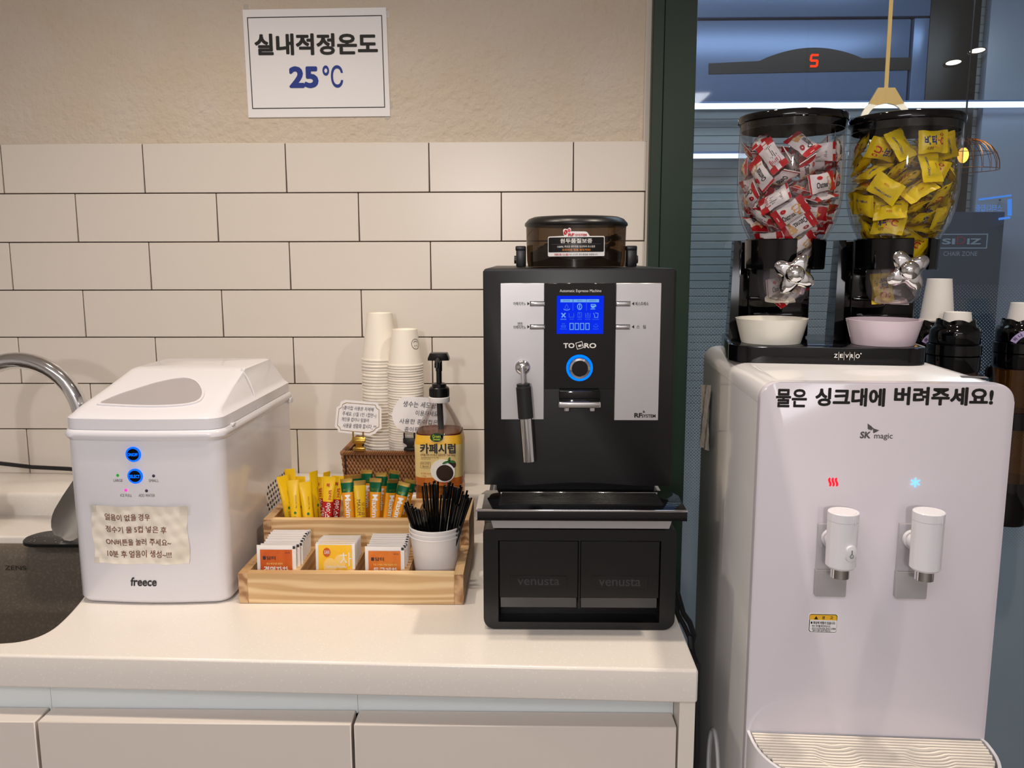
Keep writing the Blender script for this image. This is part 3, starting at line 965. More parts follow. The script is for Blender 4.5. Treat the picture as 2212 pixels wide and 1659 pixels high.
for s_, u0, v0, u1, v1 in (('얼음이 없을 경우', 225, 1110, 326, 1125), ('정수기 물 5컵 넣은 후', 227, 1136, 361, 1151), ('ON버튼을 눌러 주세요~', 228, 1163, 371, 1178), ('10분 후 얼음이 생성~!!!', 231, 1188, 372, 1204)):
    p0 = at(u0, v0, YF); p1 = at(u1, v1, YF)
    g.text(s_, p0.x, p1.x, p1.z, p0.z, front(0), 0, .012, fn=note_fn)
g.done('handwriting', 'ink_brown', nt_)
for (s0, s1, t0, t1) in ((-.02, .06, -.02, .12), (.93, 1.03, .0, .16), (-.01, .05, .9, 1.0)):
    g = G(); g.raw([npos(s0, t0) - Vector((0, .0007, 0)), npos(s1, t0) - Vector((0, .0007, 0)), npos(s1, t1) - Vector((0, .0007, 0)), npos(s0, t1) - Vector((0, .0007, 0))], [(0, 3, 2, 1)])
    g.done('tape', 'tape', nt_)

# ================================================================== paper sign on the plaster
ps = thing('paper_sign', 'white paper sign in black border taped high on the plaster wall', 'sign', (0.375, 0.004, 1.687))
c4 = [at(537, 254, .004), at(843, 251, .004), at(834, 16, .004), at(524, 21, .004)]
g = G(); g.prism([(p.x, p.z) for p in c4], .0012, front(.005)); g.done('sheet', 'paper', ps)
YS = .0035
i4 = [at(545, 235.3, YS), at(831.9, 232.4, YS), at(825.2, 32.6, YS), at(533.5, 37.3, YS)]
g = G()
q = [(p.x, p.z) for p in i4]; cxq = sum(p[0] for p in q) / 4; czq = sum(p[1] for p in q) / 4
g.ring(q, [(p[0] - math.copysign(.0017, p[0] - cxq), p[1] - math.copysign(.0017, p[1] - czq)) for p in q], .0003, front(YS + .0002))
tpix(g, '실내적정온도', 549.8, 72, 816, 119, YS, bold=.036)
g.done('lettering', 'ink', ps)
g = G(); tpix(g, '25', 624.5, 143, 688, 190.5, YS, bold=.045); tpix(g, '℃', 697, 141, 741, 189.5, YS, bold=.012); g.done('figures', 'ink_blue', ps)
for u, v in ((531, 17), (836, 30), (842, 225), (836, 250)):
    p = at(u, v, .0045); g = G(); g.prism(rrect(p.x - .005, p.x + .005, p.z - .007, p.z + .007, .002, 2), .0008, front(.0058))
    g.done('tape', 'tape', ps)

# ================================================================== wooden caddy with tea, sticks and straws
cd = thing('caddy', 'two tier wooden caddy of tea bags and coffee sticks beside the ice maker', 'caddy', (0.545, -0.48, WT))
CX0, CX1 = 0.375, 0.7150
YF0, YM, YB = -0.602, -0.475, -0.352
ZL, ZU = 0.9285, 0.9715
W_ = 0.014
Z0 = WT + .0005
g = G(); g.box(CX0 + W_, CX1 - W_, YF0, YF0 + W_, Z0, ZL, r=.0006, seg=1); g.done('front_board', 'wood', cd)
for x, s in ((CX0, 1), (CX1 - W_, 1)):
    g = G()
    g.box(x, x + W_, YF0, YM, Z0, ZL, r=.0006, seg=1)
    g.box(x, x + W_, YM, YB, Z0, ZU, r=.0006, seg=1)
    for f_ in g.bm.faces:
        c_ = f_.calc_center_median(); f_.normal_update()
        if f_.normal.y < -.9: f_.material_index = 1
    g.done('side_board', ['wood_side', 'wood_end'], cd)
g = G(); g.box(CX0 + W_, CX1 - W_, YM, YM + .012, Z0, ZU, r=.0006, seg=1); g.done('middle_board', 'wood', cd)
g = G(); g.box(CX0 + W_, CX1 - W_, YB - .010, YB, Z0, ZU, r=.0006, seg=1); g.done('back_board', 'wood', cd)
g = G(); g.box(CX0 + W_, CX1 - W_, YF0 + W_, YB - .010, Z0, Z0 + .004); g.done('floor_board', 'wood', cd)
for x in (0.4575, 0.541, 0.6245):
    g = G(); g.box(x - .0055, x + .0055, YF0 + W_, YM, Z0 + .004, .9255, r=.0005, seg=1); g.done('divider', 'wood_side', cd)
for x in (0.5035, 0.6185):
    g = G(); g.box(x - .006, x + .006, YM + .012, YB - .010, Z0 + .004, .9665, r=.0005, seg=1); g.done('divider', 'wood_side', cd)
FL = Z0 + .0042     # top of the caddy's floor

def make_bag(kind):
    """a flat tea bag envelope, printed panel on its front, origin at the foot"""
    w, h, t = .0605, .0640, .0016
    g = G()
    # softly wrinkled sheet
    nx, nz = 10, 10
    def P(i, k, s):
        x = -w / 2 + w * i / nx; z = h * k / nz
        edge = min(i, nx - i, k, nz - k)
        th = .0003 if edge == 0 else t * .5
        return (x, s * th + .0004 * math.sin(5 * i / nx + 2 * k / nz), z)
    vs = [P(i, k, -1) for k in range(nz + 1) for i in range(nx + 1)] + [P(i, k, 1) for k in range(nz + 1) for i in range(nx + 1)]
    o = (nx + 1) * (nz + 1); fs = []
    for k in range(nz):
        for i in range(nx):
            a = k * (nx + 1) + i
            fs.append((a, a + 1, a + nx + 2, a + nx + 1)); fs.append((o + a, o + a + nx + 1, o + a + nx + 2, o + a + 1))
    g.raw(vs, fs)
    y = -t * .5 - .0011
    def panel(x0, x1, z0, z1, m, dy=0): g.raw([(x0, y - dy, z0), (x1, y - dy, z0), (x1, y - dy, z1), (x0, y - dy, z1)], [(0, 1, 2, 3)], m)
    if kind == 'yellow':
        panel(-w / 2 + .0045, w / 2 - .0045, .004, h - .0012, 1)
        g.prism(circ(-.008, .036, .0105, 24), .0001, front(y - .0002), 2); g.prism(circ(.008, .042, .009, 24), .0001, front(y - .0001), 2)
        g.prism(circ(-.0125, .0535, .0058, 20), .0001, front(y - .0002), 3)
        g.text('도라지', -.0165, -.0085, .0510, .0560, front(y - .0004), 4, .02)
        g.text('차', .0075, .0255, .0365, .0535, front(y - .0004), 4)
        g.text('Balloon Flower', -.014, .018, .0338, .0374, front(y - .0004), 4, .01)
        g.text('& Pear Tea', -.011, .014, .0282, .0318, front(y - .0004), 4, .01)
        mats = ['tea_white', 'tea_yellow', 'tea_pale', 'tea_orange', 'ink_white', 'ink']
    else:
        panel(-w / 2 + .0055, w / 2 - .0058, .004, h - .0055, 1)
        panel(w / 2 - .0045, w / 2 - .0005, h - .0045, h - .0008, 5)
        g.prism(rrect(-.0205, -.0160, .0455, .0500, .0004, 1), .0001, front(y - .0002), 5)
        g.text('담터', -.0145, -.001, .0452, .0502, front(y - .0003), 5, .02)
        g.text('풀어사용 ▸', .014, .0225, .0535, .0555, front(y - .0003), 5)
        if kind == 'orange':
            g.text('맑고 부드러운 결명자', -.015, .010, .0388, .0416, front(y - .0003), 3, .01)
            g.text('결명자차', -.0195, .0185, .0272, .0368, front(y - .0003), 4, .03)
        else:
            g.text('진한 구수함이 가득한 둥굴레의 향미', -.017, .019, .0388, .0416, front(y - .0003), 3, .01)
            g.text('둥굴레차', -.0175, .0195, .0272, .0368, front(y - .0003), 4, .03)
        mats = ['tea_white', 'tea_orange' if kind == 'orange' else 'tea_orange_light', 'tea_pale', 'tea_pale', 'ink_white', 'ink_dark']
    return g, mats

def bag_stack(kind, front_lab, rest_lab, group, tops):
    """tops: (u of the top left corner, v of the top edge, depth) from front to back"""
    proto = None
    for i, (u, v, Y) in enumerate(tops):
        p = at(u, v, Y)
        ln = .05 + .004 * i
        x = p.x + .0302; ztop = p.z
        if proto is None:
            g, mats = make_bag(kind)
            o = g.done('tea_bag', mats, sharp=60); proto = o
        else:
            o = proto.copy(); COL.objects.link(o)
        o.location = (x, Y - ln * .064, FL + .0003)
        o.rotation_euler = (-ln, 0, random.uniform(-.02, .02))
        o.scale = (1, 1, (ztop - FL) / (.064 * math.cos(ln)))
        tag(o, front_lab if i == 0 else rest_lab, 'tea bag', group)

bag_stack('orange', 'front orange tea bag in the left section of the wooden caddy', 'white tea bag behind the orange one in the left caddy section', 'tea bags in the left section',
          [(554, 1178, -.573), (563, 1174.5, -.563), (570, 1171, -.553), (573, 1165, -.543), (577, 1160, -.533), (580, 1155, -.523), (584, 1150, -.513), (588, 1147, -.503), (591, 1145, -.494)])
bag_stack('yellow', 'front yellow tea bag in the second section of the wooden caddy', 'yellow tea bag behind the front one in the second caddy section', 'tea bags in the second section',
          [(681, 1175, -.573), (683, 1171.5, -.563), (687, 1168, -.553), (689, 1165, -.543), (692, 1162, -.533), (695, 1159.5, -.523), (698, 1157, -.513)])
bag_stack('pale', 'front light orange tea bag in the third section of the wooden caddy', 'white tea bag behind the light orange one in the third caddy section', 'tea bags in the third section',
          [(788, 1181, -.573), (793, 1176, -.561), (797, 1172, -.549), (799, 1167, -.537), (801, 1162, -.525), (803, 1157, -.513), (805, 1153, -.501)])

def make_stick(kind):
    """a slim foil pouch, flattened at its crimped ends, origin at the foot, one unit tall stretch"""
    w, H = .0205, .135
    if kind == 'coffee': zones = [(0, .1145, 0), (.1145, .129, 1), (.129, .135, 2)]
    elif kind == 'plain': zones = [(0, .1275, 3), (.1275, .135, 2)]
    elif kind == 'tea_front': zones = [(0, .0985, 4), (.0985, .128, 0), (.128, .135, 0)]
    else: zones = [(0, .126, 0), (.126, .135, 0)]
    zs = sorted({z for a, b, _ in zones for z in (a, b)} | {.006, .02, .04, .06, .075, .095, .115})
    n = 16; rings = []; mats_ = []
    for z in zs:
        e = min(1, (H - .008 - z) / .03) if z < H - .008 else 0
        e = max(0, min(e, z / .02 if z < .02 else 1))
        d = .0005 + .0048 * math.sqrt(max(0, e)); ww = w / 2 * (1 - .14 * e)
        rings.append([(ww * math.copysign(abs(math.cos(a)) ** .7, math.cos(a)), d * math.sin(a) + .0006 * math.sin(70 * z), z) for a in [2 * PI * i / n for i in range(n)]])
    for j in range(len(zs) - 1):
        zc_ = (zs[j] + zs[j + 1]) / 2
        mats_.append(next(m for a, b, m in zones if a <= zc_ <= b))
    g = G(); g.loft(rings, 0, (True, True), mats_)
    def fy(co):
        zz = co.z; e = min(1, max(0, (H - .008 - zz) / .03))
        e = max(0, min(e, zz / .02 if zz < .02 else 1))
        d = .0005 + .0048 * math.sqrt(e); ww = w / 2 * (1 - .14 * e)
        c_ = min(1, abs(co.x) / ww) ** (1 / .7)
        return Vector((co.x, -d * math.sqrt(max(0, 1 - c_ * c_)) + .0006 * math.sin(70 * zz) - .0003, zz))
    Rv = Matrix(((0, 1, 0, 0), (0, 0, -1, 0), (-1, 0, 0, 0), (0, 0, 0, 1)))    # text reading downwards
    def vtext(s, z_top, z_bot, x0, x1, m, b=0.0):
        g.text(s, -z_top, -z_bot, x0, x1, Matrix(((0, 1, 0, 0), (0, 0, -1, 0), (-1, 0, 0, 0), (0, 0, 0, 1))), m, b, fn=fy)
    if kind == 'coffee':
        vtext('Maxim', .111, .0765, -.0045, .0050, 5, .03)
        g.text('EASY CUT', -.006, .006, .1165, .1198, front(0), 7, .01, fn=fy)
    elif kind == 'plain':
        vtext('MAXIM', .106, .082, -.006, .000, 6); vtext('모카골드', .102, .074, .001, .0065, 6)
    elif kind == 'tea_front':
        vtext('아이스티', .097, .066, -.0025, .0065, 5, .03); vtext('레몬', .089, .076, -.0080, -.0035, 5, .01)
        vtext('담터', .116, .102, .001, .006, 8, .02)
        g.text('복', -.004, .002, .120, .1255, front(0), 8, .02, fn=fy)
    else:
        vtext('아이스티 14g', .112, .092, .001, .0045, 6); vtext('보성녹차 사용', .080, .058, -.0035, .001, 6)
        g.prism(circ(.0, .085, .0022, 10), .0002, front(0), 9, fn=fy)
    return g, (['amber_pouch'] if kind in ('coffee',) else ['yellow_pouch']) + ['green_foil', 'gold_foil', 'yellow_pouch', 'red_pouch', 'ink_white', 'ink_brown', 'lime', 'ink_red', 'leaf']

_st = {}
def stick(kind, ut, vt, ub, Yt, lab, group, roll=0.0):
    T = at(ut, vt, Yt); Mm = at(ub, 1116, Yt - .006)
    P = T + (Mm - T) * ((T.z - (FL + .001)) / (T.z - Mm.z))
    if kind not in _st:
        g, mats = make_stick(kind); o = g.done('drink_stick', mats, sharp=50); _st[kind] = o
    else:
        o = _st[kind].copy(); COL.objects.link(o)
    d = T - P; L = d.length; d.normalize()
    x = Vector((1, 0, 0)); x = (x - d * x.dot(d)).normalized(); y = d.cross(x)
    R3 = Matrix((x, y, d)).transposed() @ Matrix.Rotation(roll, 3, 'Z')
    o.rotation_euler = R3.to_euler(); o.location = P; o.scale = (1, 1, L / .135)
    tag(o, lab, 'stick', group)

GT, GC = 'iced tea sticks', 'instant coffee sticks'
for a in (('tea', 632, 1037, 640, -.449, 'yellow iced tea stick standing front left in the caddy', GT, .1),
          ('tea', 658, 1041, 666, -.447, 'twisted yellow iced tea stick second from left in the front row', GT, .35),
          ('tea', 677, 1018, 683, -.428, 'tall yellow iced tea stick standing edge on behind the front row', GT, 1.1),
          ('tea_front', 712, 1030, 706, -.449, 'iced tea stick showing its red printed front beside the wooden divider', GT, 0),
          ('tea_front', 730, 1028, 722, -.420, 'iced tea stick with red front behind the other by the divider', GT, .2),
          ('tea', 625, 1013, 640, -.402, 'yellow iced tea stick leaning at the back left of the caddy', GT, -.2),
          ('tea', 610, 1028, 626, -.425, 'yellow iced tea stick leaning against the left caddy wall', GT, .6),
          ('tea_front', 688, 1030, 690, -.395, 'yellow iced tea stick half hidden behind the tall edge on one', GT, 0),
          ('tea', 648, 1029, 655, -.405, 'yellow iced tea stick hidden between the left ones', GT, -.3),
          ('tea', 706, 1019, 700, -.385, 'yellow iced tea stick at the back beside the divider', GT, 1.2),
          ('coffee', 748, 1034, 755, -.449, 'coffee stick with green top, first in the front row right of the divider', GC, .05),
          ('plain', 777, 1038, 779, -.449, 'plain yellow coffee stick with tilted gold top in the front row', GC, .3),
          ('coffee', 811.5, 1033, 810.5, -.449, 'coffee stick with green top and round mark in the middle front', GC, -.05),
          ('coffee', 849, 1035, 838, -.449, 'coffee stick leaning right showing its plain back', GC, .7),
          ('coffee', 874, 1042, 857, -.447, 'coffee stick leaning furthest right in the front row', GC, 0),
          ('coffee', 792, 1015, 795, -.395, 'coffee stick with green top standing tall at the back', GC, .0),
          ('coffee', 824, 1021, 823, -.412, 'coffee stick behind the middle front one', GC, .1),
          ('coffee', 852, 1016, 846, -.385, 'coffee stick with shiny green top at the back right', GC, -.4),
          ('coffee', 768, 1026, 772, -.418, 'coffee stick behind the first two in the front row', GC, .5),
          ('coffee', 887, 1036, 868, -.412, 'coffee stick leaning against the right divider', GC, .15),
          ('coffee', 753, 1026, 762, -.39, 'coffee stick at the back left beside the divider', GC, -.3)):
    stick(*a)

# ---- straws in paper cups
def cup_mesh(rb, rt, h, up=True, n=36):
    """paper cup: foot ring, tapering wall, rolled lip; standing upright or turned over"""
    prof = [(0, .004), (rb - .002, .004), (rb - .0015, 0), (rb, 0), (rt, h - .002), (rt + .0012, h - .0022), (rt + .0019, h - .0005), (rt + .0015, h + .0010), (rt + .0003, h + .0008), (rt - .0008, h - .002), (rb - .0005, .0055), (0, .0055)]
    g = G()
    if up: g.lathe(prof, n)
    else: g.lathe([(r, h - z) for r, z in prof], n)
    return g

SCX, SCY = 0.6665, -0.535
proto = cup_mesh(.0295, .0395, .0850).done('paper_cup', 'paper_cup_cool', sharp=50)
for i, lab in enumerate(('outermost white paper cup of three nested around the straws', 'middle white paper cup of three nested around the straws', 'innermost white paper cup of three nested around the straws')):
    o = proto if i == 0 else proto.copy()
    if i: COL.objects.link(o)
    o.location = (SCX, SCY, FL + .0003 + .0068 * i)
    tag(o, lab, 'cup', 'nested cups holding the straws')
SB = FL + .0003 + .0136 + .0062
clusters = [(876, 881, 1084, 3), (885, 894, 1090, 4), (893, 903, 1093, 3), (904, 926, 1092, 7), (909, 924, 1050, 6), (928, 946, 1048, 8), (957, 977, 1051, 8), (978, 998, 1056, 7), (998, 1010, 1064, 5), (1009, 1020, 1070, 6), (983, 996, 1085, 4), (950, 975, 1070, 4)]
sp = None
for (u0, u1, v, n_) in clusters:
    for k in range(n_):
        u = u0 + (u1 - u0) * (k + .5) / n_ + random.uniform(-1, 1)
        T = at(u, v + random.uniform(-3, 3), -.537)
        dx = T.x - SCX
        T.y = SCY + (.010 if v < 1060 else -.012) + random.uniform(-.016, .016)
        B = Vector((SCX + dx * .24 + random.uniform(-.004, .004), SCY + (T.y - SCY) * .2 + random.uniform(-.006, .006), SB))
        d = T - B; L = d.length
        if sp is None:
            g = G(); g.tube([(0, 0, 0), (0, 0, .5), (0, 0, 1)], .00165, 8, cap=True); o = sp = g.done('straw', 'black_gloss', sharp=60)
        else:
            o = sp.copy(); COL.objects.link(o)
        o.location = B; o.rotation_mode = 'QUATERNION'; o.rotation_quaternion = d.to_track_quat('Z', 'Y'); o.scale = (1, 1, L)
        tag(o, 'thin black straw in the paper cup at the right of the caddy', 'straw', 'black straws in the paper cup')

# ================================================================== wicker basket with cup stacks
bk = thing('wicker_basket', 'brown wicker basket on the ledge holding stacked paper cups', 'basket', (0.53, -0.088, LEDGE))
BX0, BX1, BY0, BY1, BZ = 0.4375, 0.640, -0.160, -0.012, 1.008
def weave(P, nx, nz, w, h, g):
    """rows of short slanted strands on the plane given by P(x along, z up) -> matrix"""
    dx = w / nx; dz = h / nz
    for j in range(nz):
        for i in range(nx):
            x = (i + (.5 if j % 2 else 0)) * dx; z = (j + .5) * dz
            if x > w: continue
            Mx = P(x, z) @ Matrix.Rotation(-.32, 4, 'Y')
            g.ell((0, 0, 0), dx * .44, .0032, dz * .86, 7, 5, 0, Mx)
g = G()
fl = .006
weave(lambda x, z: Matrix.Translation((BX0 + fl * (1 - z / .08) + x * (1 - 2 * fl / .2 * (1 - z / .08)), BY0 + .003 + .003 * (1 - z / .08), LEDGE + .003 + z)), 27, 11, BX1 - BX0, .073, g)
weave(lambda y, z: Matrix.Translation((BX0 + fl * (1 - z / .08), BY0 + y, LEDGE + .003 + z)) @ Matrix.Rotation(PI / 2, 4, 'Z'), 18, 11, BY1 - BY0, .073, g)
weave(lambda y, z: Matrix.Translation((BX1 - fl * (1 - z / .08), BY0 + y, LEDGE + .003 + z)) @ Matrix.Rotation(PI / 2, 4, 'Z'), 18, 11, BY1 - BY0, .073, g)
g.done('weave', 'wicker', bk, sharp=70)
g = G()
for (x0, x1, y0, y1) in ((BX0 + .004, BX1 - .004, BY0 + .005, BY0 + .008), (BX0 + .004, BX1 - .004, BY1 - .006, BY1 - .003), (BX0 + .0045, BX0 + .0075, BY0, BY1), (BX1 - .0075, BX1 - .0045, BY0, BY1)):
    g.box(x0, x1, y0, y1, LEDGE + .0005, BZ - .006)
g.box(BX0 + .004, BX1 - .004, BY0 + .004, BY1 - .004, LEDGE + .0005, LEDGE + .004); g.done('lining', 'wicker_dark', bk)
g = G()
def rim(a, b, n_):
    a, b = Vector(a), Vector(b); d = (b - a) / n_
    q = d.to_track_quat('X', 'Z').to_matrix().to_4x4()
    for i in range(n_):
        g.ell((0, 0, 0), .0030, .0062, .0070, 7, 5, 0, Matrix.Translation(a + d * (i + .5)) @ q @ Matrix.Rotation(.75, 4, 'Y'))
rim((BX0, BY0 + .002, BZ), (BX1, BY0 + .002, BZ), 44); rim((BX0, BY1 - .004, BZ), (BX1, BY1 - .004, BZ), 44)
rim((BX0 + .001, BY0, BZ), (BX0 + .001, BY1, BZ), 30); rim((BX1 - .001, BY0, BZ), (BX1 - .001, BY1, BZ), 30)
g.done('braided_rim', 'wicker', bk, sharp=70)

def cup_stack(x, y, rb, rt, h, step, ztop, top_lab, rest_lab, group, face=False):
    proto = cup_mesh(rb, rt, h, False).done('paper_cup', 'paper_cup', sharp=50)
    n_ = int((ztop - h - (LEDGE + .005)) / step) + 1
    for i in range(n_):
        z = ztop - h - i * step
        if i == 0: o = proto
        else: o = proto.copy(); COL.objects.link(o)
        jx, jy = (0, 0) if i == 0 else (random.uniform(-.0006, .0006), random.uniform(-.0006, .0006))
        o.location = (x + jx, y + jy, z)
        tag(o, top_lab if i == 0 else rest_lab, 'cup', group)
        if i == 0 and face:
            g = G(); a0 = -.42
            def bend(co):
                zz = co.z; r = rt + (rb - rt) * (zz / h) + .0005
                an = -PI / 2 + (co.x / r) + .95
                return Vector((r * math.cos(an), r * math.sin(an), zz))
            g.ring(circ(0, .043, .0105, 28), circ(0, .043, .0096, 28), .0001, front(0), 0, fn=bend)
            for sx in (-.0028, .0028): g.prism(circ(sx, .0395, .0007, 8, .0020), .0001, front(0), 0, fn=bend)
            sm = [(.0055 * math.cos(PI * i / 10), .0455 + .0035 * math.sin(PI * i / 10)) for i in range(11)]
            si = [(.0048 * math.cos(PI * i / 10), .0452 + .0028 * math.sin(PI * i / 10)) for i in range(11)]
            for i2 in range(10):
                g.prism([sm[i2], sm[i2 + 1], si[i2 + 1], si[i2]], .0001, front(0), 0, fn=bend)
            g.done('smiley_print', 'ink', o, world=False)
    return proto
xl = at(823, 800, -.060).x; xr = at(876, 800, -.108).x
ztl = at(823, 676, -.060).z; ztr = at(876, 711, -.108).z
cup_stack(xl, -.060, .0258, .0385, .096, .0064, ztl, 'topmost upside down paper cup of the taller left stack', 'paper cup rim in the taller left stack in the basket', 'cups in the left stack')
cup_stack(xr, -.108, .0252, .0352, .0715, .0051, ztr, 'topmost paper cup with smiley print on the lower right stack', 'paper cup rim in the lower right stack in the basket', 'cups in the right stack', True)

# clips on the basket rim and the cards they hold
def clip_and_card(name_lab, clip_lab, u, vtop, vbot, Y, mm, cardpoly, line, lines, cmat):
    t = thing('card_clip', clip_lab, 'clip', tuple(at(u, vbot, Y)))
    c0 = at(u, vtop, Y); c1 = at(u, vbot, Y); H = c0.z - c1.z
    g = G()
    pl = [(-.0145, .30), (-.0145, .66), (-.013, .69), (.013, .69), (.0145, .66), (.0145, .30)]
    pl = [(-.0125, 0), (-.0125, .13), (-.006, .22), (-.006, .34), (-.0135, .47), (-.0135, .78), (.0135, .78), (.0135, .47), (.006, .34), (.006, .22), (.0125, .13), (.0125, 0)]
    g.prism([(c1.x + p[0], c1.z + p[1] * H) for p in pl], .0016, front(Y), bevel=.0004)
    g.box(c1.x - .0125, c1.x + .0125, Y - .004, Y + .010, c1.z + .0, c1.z + .005, r=.001)
    g.box(c1.x - .0135, c1.x + .0135, Y - .004, Y - .001, c1.z + .56 * H, c1.z + .61 * H, r=.0008)
    g.box(c1.x - .009, c1.x + .009, Y + .0075, Y + .011, c1.z - .012, c1.z + .003, r=.001)
    g.done('body', mm, t)
    for sx in (-.0105, .0095):
        g = G(); g.tube([(c1.x + sx, Y - .002, c1.z + .76 * H), (c1.x + sx, Y - .0045, c1.z + .9 * H), (c1.x + sx, Y - .004, c1.z + 1.12 * H)], .0016, 8); g.done('prong', mm, t)
    pts = [at(p[0], p[1], Y - .003) for p in cardpoly]
    k = thing('note_card', name_lab, 'card', tuple(at(u, vtop, Y - .002)))
    g = G(); g.prism([(p.x, p.z) for p in pts], .0008, front(Y - .0014)); g.done('card', 'paper', k)
    if line:
        cxc = sum(p.x for p in pts) / len(pts); czc = sum(p.z for p in pts) / len(pts)
        o_ = [(cxc + (p.x - cxc) * .90, czc + (p.z - czc) * .86) for p in pts]; i_ = [(cxc + (p.x - cxc) * .88, czc + (p.z - czc) * .83) for p in pts]
        g = G(); g.ring(o_, i_, .0002, front(Y - .0023)); g.done('gold_line', 'gold', k)
    g = G()
    for (s, u0, v0, u1, v1, tilt) in lines:
        p0 = at(u0, (v0 + v1) / 2, Y - .003); p1 = at(u1, (v0 + v1) / 2, Y - .003)
        hh = (at(u0, v0, Y).z - at(u0, v1, Y).z)
        Mx = Matrix.Translation((p0.x, Y - .0027, p0.z)) @ Matrix.Rotation(tilt, 4, 'Y') @ front(0)
        g.text(s, 0, p1.x - p0.x, -hh * .36, hh * .36, Mx, 0, 0.0, slant=.12)
    g.done('handwriting', 'ink_pen', k)
clip_and_card('white card with gold line and handwriting in front of the left cup stack', 'gold clip on the basket rim holding the card with gold line', 776, 936, 972, -.167, 'gold',
    [(736, 868), (734, 876), (727, 880), (723, 922), (729, 927), (731, 934), (800, 941), (811, 936), (817, 929), (824, 926), (824, 882), (818, 878), (815, 870), (745, 864)], True,
    [('(종이컵 사용은 자제해', 740, 874, 806, 888, .07), ('주세요. (1일 1인 1컵만~)', 739, 886, 812, 901, .07), ('개인용 컵이나 텀블러', 737, 899, 796, 911, .06), ('사용을 생활화 합시다_^^', 740, 912, 812, 926, .05)], 'paper')
clip_and_card('rounded white handwritten card behind the syrup bottle', 'black clip on the basket rim behind the syrup bottle', 886, 938, 973, -.167, 'black_satin',
    [(868, 858), (859, 866), (850, 882), (846, 896), (850, 912), (857, 924), (869, 931), (892, 934), (925, 937), (950, 930), (962, 915), (966, 897), (961, 878), (950, 866), (935, 860), (890, 857)], False,
    [('생수는 세모금컵', 870, 863, 952, 881, .06), ('이용하세요', 897, 884, 946, 900, .05), ('사용한 종이컵은', 862, 902, 945, 917, .04), ('종이류 수거함', 873, 920, 940, 934, .03)], 'paper')

# ================================================================== syrup bottle
BCX, BCY = 0.647, -0.268
sb = thing('syrup_bottle', 'amber syrup bottle with yellow label and black pump on the worktop', 'bottle', (BCX, BCY, WT))
def oct_ring(hw, z, k=4.0, n=32):
    """rounded square outline"""
    L = []
    for i in range(n):
        a = 2 * PI * (i + .5) / n; c_, s_ = math.cos(a), math.sin(a)
        r = hw / (abs(c_) ** k + abs(s_) ** k) ** (1 / k)
        L.append((BCX + r * c_, BCY + r * s_, z))
    return L
z_lab0, z_lab1 = .984, 1.079
prof = [(.036, WT + .001, 4), (.043, WT + .006, 5), (.044, WT + .03, 5), (.0425, .935, 5), (.044, .945, 5), (.0445, .975, 5), (.0430, .981, 5), (.0440, .984, 5), (.0445, 1.062, 5), (.041, 1.080, 3.6)]
prof2 = [(.041, 1.080, 3.6), (.033, 1.100, 2.8), (.024, 1.118, 2.2), (.0165, 1.130, 2), (.0150, 1.134, 2), (.0150, 1.140, 2)]
g = G(); g.loft([oct_ring(h, z, k) for h, z, k in prof], 0, (True, True)); g.done('body', 'amber', sb)
g = G(); g.loft([oct_ring(h, z, k) for h, z, k in prof2], 0, (False, False)); g.done('shoulder', 'clear', sb, sharp=20)
def lab_hw(z): return (.0440 + .0005 * (z - .984) / .078 if z < 1.062 else .0445 - (.0035) * (z - 1.062) / .018) + .0006
lz = [z_lab0, .999, 1.02, 1.040, 1.060, 1.0685, z_lab1 - .002, z_lab1]
g = G()
rings = [oct_ring(lab_hw(z), z, 5 if z < 1.063 else 4.2) for z in lz]
g.loft(rings, 0, (False, False), [2, 0, 0, 0, 1, 1, 3]); g.done('label', ['label_cream', 'label_yellow', 'label_orange', 'maroon'], sb)
YL = BCY - .0454
g = G()
tpix(g, '카페시럽', 907, 958, 984, 980, YL, bold=.035); g.done('lettering', 'ink_dark', sb)
g = G()
tpix(g, '커피를 더욱 부드럽고, 달콤하게~ Cafe Syrup', 908, 980, 983, 986, YL, 1, .01)
tpix(g, 'The renewed blend of real coffee', 909, 986.5, 948, 989.5, YL, 1); tpix(g, 'and cafe syrup', 909, 990, 930, 993, YL, 1)
tpix(g, '바리스타용', 910, 999, 927, 1004, YL, 1); tpix(g, 'Barista', 913, 1005, 926, 1009, YL, 1)
a = at(908, 998, YL); b = at(930, 1011, YL)
g.ring(rrect(a.x, b.x, b.z, a.z, .0005, 1), rrect(a.x + .0004, b.x - .0004, b.z + .0004, a.z - .0004, .0003, 1), .0001, front(YL))
tpix(g, '3,525 kcal', 909, 1021, 931, 1025, YL, 2); tpix(g, '1.5kg', 910, 1027, 920, 1030, YL, 2)
p = at(943, 945, YL); g.prism(circ(p.x, p.z, .0118, 24, .0082), .0003, front(YL), 3)
q = at(955, 938, YL); g.prism([(q.x - .004, q.z - .004), (q.x + .004, q.z + .004), (q.x + .001, q.z - .008)], .0003, front(YL), 3)
tpix(g, 'Green', 934, 939, 952, 946, YL - .0005, 4, .02); tpix(g, 'Sweet', 935, 946, 951, 951.5, YL - .0005, 4, .02)
p = at(960, 1017, YL); zmin = z_lab0
g.prism([(x, max(z, zmin)) for x, z in circ(p.x - .0032, p.z, .0225, 36, .0215)], .0003, front(YL), 5)
g.prism([(x, max(z, zmin)) for x, z in circ(p.x, p.z - .003, .0190, 36, .0185)], .0003, front(YL - .0003), 6)
g.prism([(x, max(z, zmin)) for x, z in circ(p.x + .0008, p.z - .004, .0158, 36, .0152)], .0003, front(YL - .0006), 7)
p = at(977, 1003, YL); g.prism(circ(p.x, p.z, .0068, 20, .0075), .0003, front(YL - .0001), 7)
